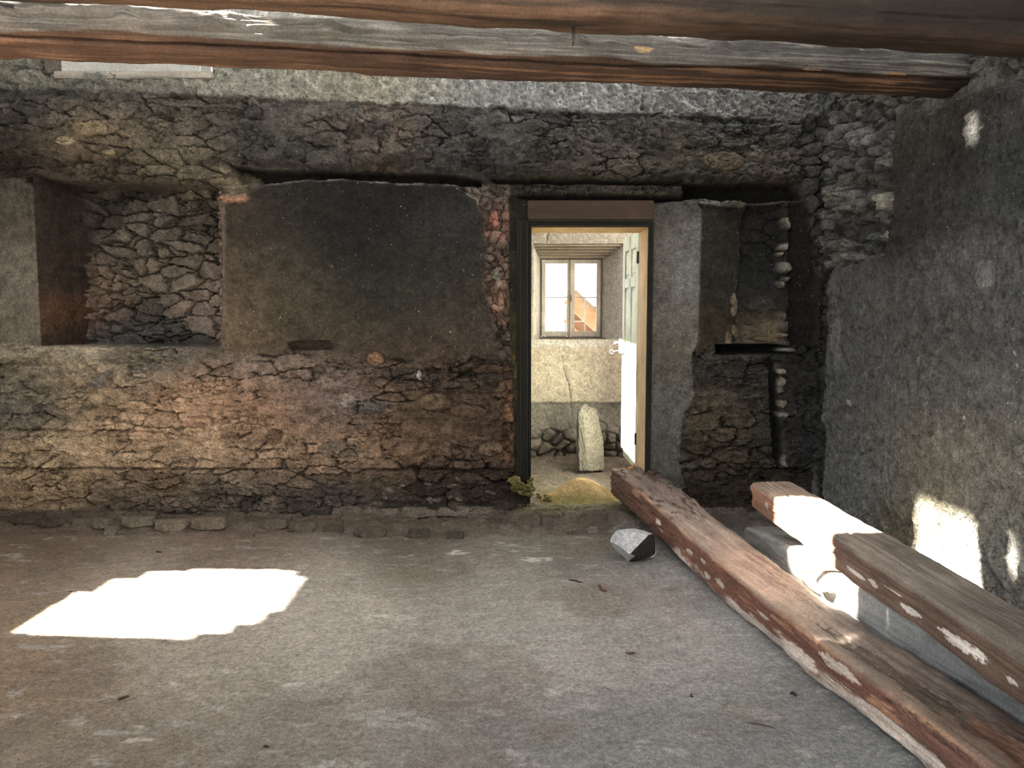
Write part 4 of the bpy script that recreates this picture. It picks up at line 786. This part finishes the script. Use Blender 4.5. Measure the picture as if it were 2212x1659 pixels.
# ------------------------------------------------------------------ rocks
def rock(name, loc, size, seed, label, cat, rz=0, tilt=(0, 0), cuts=14, col=(120,115,108), dark=None, sub_=5, rough=.03, group=None, mat=None, cutr=(.55, .85), planes=None):
    rs = random.Random(seed); bm = bmesh.new(); bmesh.ops.create_icosphere(bm, subdivisions=sub_, radius=1.)
    P = np.array([v.co[:] for v in bm.verts]); Fc = np.array([[v.index for v in f.verts] for f in bm.faces]); bm.free()
    own = np.zeros(len(P), int)
    pl_ = planes or []
    for k in range(cuts):
        n = Vector((rs.gauss(0, 1), rs.gauss(0, 1), rs.gauss(0, 1))).normalized(); pl_ = pl_+[(tuple(n), rs.uniform(*cutr))]
    for k, (n, dd) in enumerate(pl_):
        n = np.array(n)/np.linalg.norm(n); q = P@n-dd; own = np.where(q > 1e-4, k+1, own); P = P-np.maximum(q, 0)[:, None]*n
    nn = P/np.linalg.norm(P, axis=1)[:, None]
    P = P*(1+rough*fbm(P[:, 0]*4+P[:, 2]*2, P[:, 1]*4-P[:, 2]*3, seed+30, 4)+rough*.5*fbm(P[:, 0]*14+P[:, 2]*9, P[:, 1]*14-P[:, 2]*8, seed+40, 3))[:, None]
    col_ = np.tile(lin(col), (len(P), 1))*(1+.12*fbm(P[:, 0]*3, P[:, 1]*3+P[:, 2]*2, seed+50, 3))[:, None]
    if dark: 
        for k in dark[0]: col_[own == k+1] = lin(dark[1])
    P = P*np.array(size)/2
    R = Matrix.Rotation(rz, 3, 'Z')@Matrix.Rotation(tilt[0], 3, 'X')@Matrix.Rotation(tilt[1], 3, 'Y'); P = P@np.array(R).T
    P[:, 2] -= P[:, 2].min(); P = P+np.array(loc)
    o = npmesh(name, P, Fc, mat or M_ROCK, col_, loc=loc, smooth=True); 
    tag(o, label, cat, group); return o
q = on_z(1380, 1222, .0)
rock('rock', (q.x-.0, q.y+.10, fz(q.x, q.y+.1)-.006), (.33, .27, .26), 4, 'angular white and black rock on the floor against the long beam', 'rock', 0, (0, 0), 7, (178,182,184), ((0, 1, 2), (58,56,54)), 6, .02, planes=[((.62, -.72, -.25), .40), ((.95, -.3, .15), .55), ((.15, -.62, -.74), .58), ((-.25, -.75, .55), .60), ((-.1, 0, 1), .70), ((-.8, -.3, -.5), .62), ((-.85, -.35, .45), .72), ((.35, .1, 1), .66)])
q = on_z(1274, 1012, .13)
rock('stone_slab', (q.x, q.y+.02, .10), (.35, .14, .80), 22, 'upright pale stone slab leaning in the room beyond the doorway', 'stone', .35, (-.16, .05), 10, (118,112,100), None, 6, .09, cutr=(.72, .95), planes=[((0, 0, -1), .62), ((-1, 0, 0), .62), ((1, 0, .05), .66), ((.0, 0, 1), .88), ((.0, -1, .15), .55), ((-.75, -.5, 0), .6), ((.85, 0, .5), .60), ((-.5, 0, .85), .86)])
# sand heap
q = on_z(1262, 1062, .2); xs = np.linspace(-.36, .34, 110); ys = np.linspace(-.26, .28, 90); X, Y = np.meshgrid(xs, ys, indexing='ij')
rr_ = np.sqrt((X/.30)**2+(Y/.24)**2)*(1+.12*fbm(X*6+9, Y*6, 901, 3)); Zz = .17*np.clip(1-rr_, -.15, 1)**1.15*1. if False else .17*(1-ss(0, 1.25, rr_))-.02; Zz = Zz+.006*fbm(X*20, Y*20, 905, 4)
c_ = np.array(q)+np.array((0, .0, -.11)); P = np.stack([X+c_[0], Y+6.02, Zz+.105], -1).reshape(-1, 3)
COL = np.tile(lin((184,150,96)), X.shape+(1,)); COL = mix(COL, lin((140,112,64)), ss(.0, .4, fbm(X*9, Y*9, 909, 4))*ss(-.1, .2, X)); COL = mix(COL, lin((128,116,60)), 1-ss(-.2, -.08, Y))
tag(npmesh('sand_heap', P, gridquads(*X.shape), M_SAND, COL.reshape(-1, 3), loc=(c_[0], 6.02, .09)), 'small heap of yellow sand in the doorway', 'sand')
# moss at the foot of the left jamb and along the sill
def lump(name, blobs, mat, col, label, cat, seed, kind=None):
    bm = bmesh.new()
    for (x, y, z, a, b, c_) in blobs:
        g_ = bmesh.ops.create_icosphere(bm, subdivisions=4, radius=1.); 
        for v in g_['verts']: v.co = Vector((x+v.co.x*a, y+v.co.y*b, z+v.co.z*c_))
    P = np.array([v.co[:] for v in bm.verts]); Fc = np.array([[v.index for v in f.verts] for f in bm.faces]); 
    Nn = np.zeros_like(P); bm.normal_update(); Nn = np.array([v.normal[:] for v in bm.verts]); bm.free()
    P = P+Nn*(.014*fbm(P[:, 0]*30+P[:, 2]*9, P[:, 1]*30+P[:, 2]*30, seed, 4)+.01*fbm(P[:, 0]*90+P[:, 2]*9, P[:, 1]*90+P[:, 2]*90, seed+4, 3))[:, None]
    cc_ = np.tile(lin(col), (len(P), 1))*(1+.5*fbm(P[:, 0]*25, P[:, 1]*25+P[:, 2]*25, seed+8, 3))[:, None]
    L = tuple(P.mean(0)); return tag(npmesh(name, P, Fc, mat, cc_, loc=L), label, cat, kind=kind)
B_ = []; rs = random.Random(7)
for k in range(60):
    t = rs.random()**1.5; p_ = on_y(1112+t*80+rs.uniform(-10, 8), 1046+t*40+rs.uniform(-14, 12)*(1-.5*t), 5.64-.05*rs.random()); r_ = rs.uniform(.006, .02)*(1.2-.6*t); B_.append((p_.x, p_.y, max(p_.z, .06), r_*1.3, r_, r_))
for k in range(10):
    p_ = on_y(1146+rs.uniform(-6, 6), 1046+rs.uniform(-12, 14), 5.66); B_.append((p_.x, p_.y, p_.z, .012, .012, .013))
lump('moss_clump', B_, M_MOSS, (138,128,62), 'yellow-green moss clinging to the foot of the left door jamb', 'moss', 921, 'stuff')
# rot crumbs on the beam end
B_ = []; rs = random.Random(9)
for k in range(16):
    p_ = on_y(1335+k*5.2+rs.uniform(-4, 4), 1030-abs(k-7)*.8+rs.uniform(-3, 4), 5.76-.006*k); B_.append((p_.x, p_.y, p_.z, .022, .03, .014))
lump('wood_crumbs', B_, M_DIRT, (98,76,56), 'brown rotten crumbs piled on the doorway end of the long beam', 'debris', 931, 'stuff')
# loose stones along the foot of the back wall
for k, (u_, v_, s1, s2, s3, c_) in enumerate(((222,1128,.13,.09,.075,(122,110,94)),(240,1134,.10,.08,.07,(130,118,100)),(300,1128,.24,.09,.085,(128,116,98)),(372,1130,.24,.09,.085,(134,120,102)),(452,1130,.26,.09,.09,(126,112,94)),(540,1140,.06,.05,.04,(120,108,92)),(590,1128,.22,.09,.075,(110,98,84)),(655,1130,.20,.09,.075,(104,92,80)),(720,1132,.14,.08,.07,(94,82,70)),(800,1138,.22,.10,.085,(100,88,76)),(905,1140,.16,.09,.07,(84,76,66)),(985,1142,.12,.08,.06,(84,78,68)),(60,1122,.25,.1,.07,(82,70,58)),(110,1128,.2,.1,.06,(84,72,60)),(1280,1132,.08,.06,.05,(130,126,116)),(1236,1136,.07,.05,.045,(104,96,84)))):
    q = on_z(u_, v_+14, .02); ordn = {12: 'first', 13: 'second', 0: 'third', 1: 'fourth', 2: 'fifth', 3: 'sixth', 4: 'seventh', 5: 'eighth', 6: 'ninth', 7: 'tenth', 8: 'eleventh', 9: 'twelfth', 10: 'thirteenth', 11: 'fourteenth', 15: 'second to last', 14: 'last'}[k]
    lab = ('tan' if k in (0, 1, 2, 3, 4, 5) else 'pale' if k == 14 else 'brownish')+' rubble stone, '+ordn+' from the left in the row along the wall foot'
    yy = min(q.y, 5.47); rock('rubble_stone', (q.x*yy/q.y if k < 14 else q.x, yy, fz(q.x, yy)-.012), (s1*1.12, s2*1.35, s3*1.5), 40+k, lab, 'stone', rs.uniform(-.08, .08), (0, 0), 5, tuple(q_*.87 for q_ in c_), sub_=5, rough=.09, cutr=(.7, .95), planes=[((0, -1, .1), .55), ((0, .1, 1), .5), ((1, 0, .1), .78), ((-1, 0, .1), .78), ((0, 0, -1), .6)], group='rubble stones along the wall foot')
# charred timber stub in the slot above the panel
p_ = on_y(905, 345, YW-.05)
o = splinter('charred_stub', on_y(893, 352, YW+.05), on_y(915, 318, YW-.11), .10, .08, (52,48,44), 'charred broken timber stub sticking out of the wall above the black panel', 'wood', 13)
# bits of wood on the floor
for k, (u0, v0, u1, v1, w_, c_, lab) in enumerate(((1228,1253,1260,1256,.014,(74,56,44),'dark straight stick on the floor left of the rock shadow'),(1290,1263,1310,1276,.02,(104,66,46),'reddish wood chip on the floor just below the rock'),(1350,1406,1372,1409,.014,(96,74,58),'small brown chip on open floor, midway beside the long beam'),(253,1508,280,1500,.014,(70,58,46),'dark twig on the floor below the big sun patch'),(150,1276,164,1278,.01,(80,64,48),'tiny dark chip on the floor above the big sun patch'),(1612,1556,1676,1572,.01,(88,76,66),'thin brown sliver lying near the bottom of the long beam'),(1706,1498,1722,1501,.014,(50,44,40),'black crumb on the floor close to the long beam'),(1490,1498,1498,1502,.012,(52,46,42),'black crumb alone on the open floor in the lower middle'),(336,1190,348,1194,.012,(60,50,42),'dark crumb on the floor under the row of stones'),(570,1608,578,1611,.011,(50,44,40),'black crumb on the floor at the bottom left'))):
    a = on_z(u0, v0, .006); b = on_z(u1, v1, .006); z_ = fz((a.x+b.x)/2, (a.y+b.y)/2)+w_*.28; a.z = b.z = z_
    splinter('wood_chip' if k else 'stick', a, b, w_, w_*.7, c_, lab, 'wood chip', 60+k, 8, 'wood chips scattered on the floor')

# ------------------------------------------------------------------ light
W = bpy.data.worlds.new('World'); bpy.context.scene.world = W; W.use_nodes = True; nt = W.node_tree; bg = nt.nodes['Background']
sk = nt.nodes.new('ShaderNodeTexSky'); sk.sky_type = 'NISHITA'; sk.sun_disc = False; sk.sun_elevation = math.atan(TANE); sk.sun_rotation = -math.pi/2; sk.air_density = 1.; sk.dust_density = 1.2; sk.ozone_density = .6
hs = nt.nodes.new('ShaderNodeHueSaturation'); hs.inputs['Saturation'].default_value = .25; nt.links.new(sk.outputs[0], hs.inputs['Color']); nt.links.new(hs.outputs[0], bg.inputs[0]); bg.inputs[1].default_value = .2
L = bpy.data.lights.new('sun', 'SUN'); L.energy = 26.; L.angle = math.radians(1.); L.color = (1, .93, .82); so = bpy.data.objects.new('sun', L); C.objects.link(so)
so.rotation_euler = Vector((1, -.05, -TANE)).to_track_quat('-Z', 'Y').to_euler(); so.location = (-12, 4, 10)

cam = bpy.data.cameras.new('camera'); co = bpy.data.objects.new('camera', cam); C.objects.link(co); co.location = (0, 0, CZ); co.rotation_euler = (math.pi/2-PITCH, 0, 0)
cam.sensor_width = 36; cam.lens = F/2212*36; cam.clip_start = .05; bpy.context.scene.camera = co
s = bpy.context.scene; s.view_settings.view_transform = 'Standard'; s.view_settings.look = 'None'; s.view_settings.gamma = 1; s.view_settings.use_curve_mapping = False; s.view_settings.exposure = 2.25
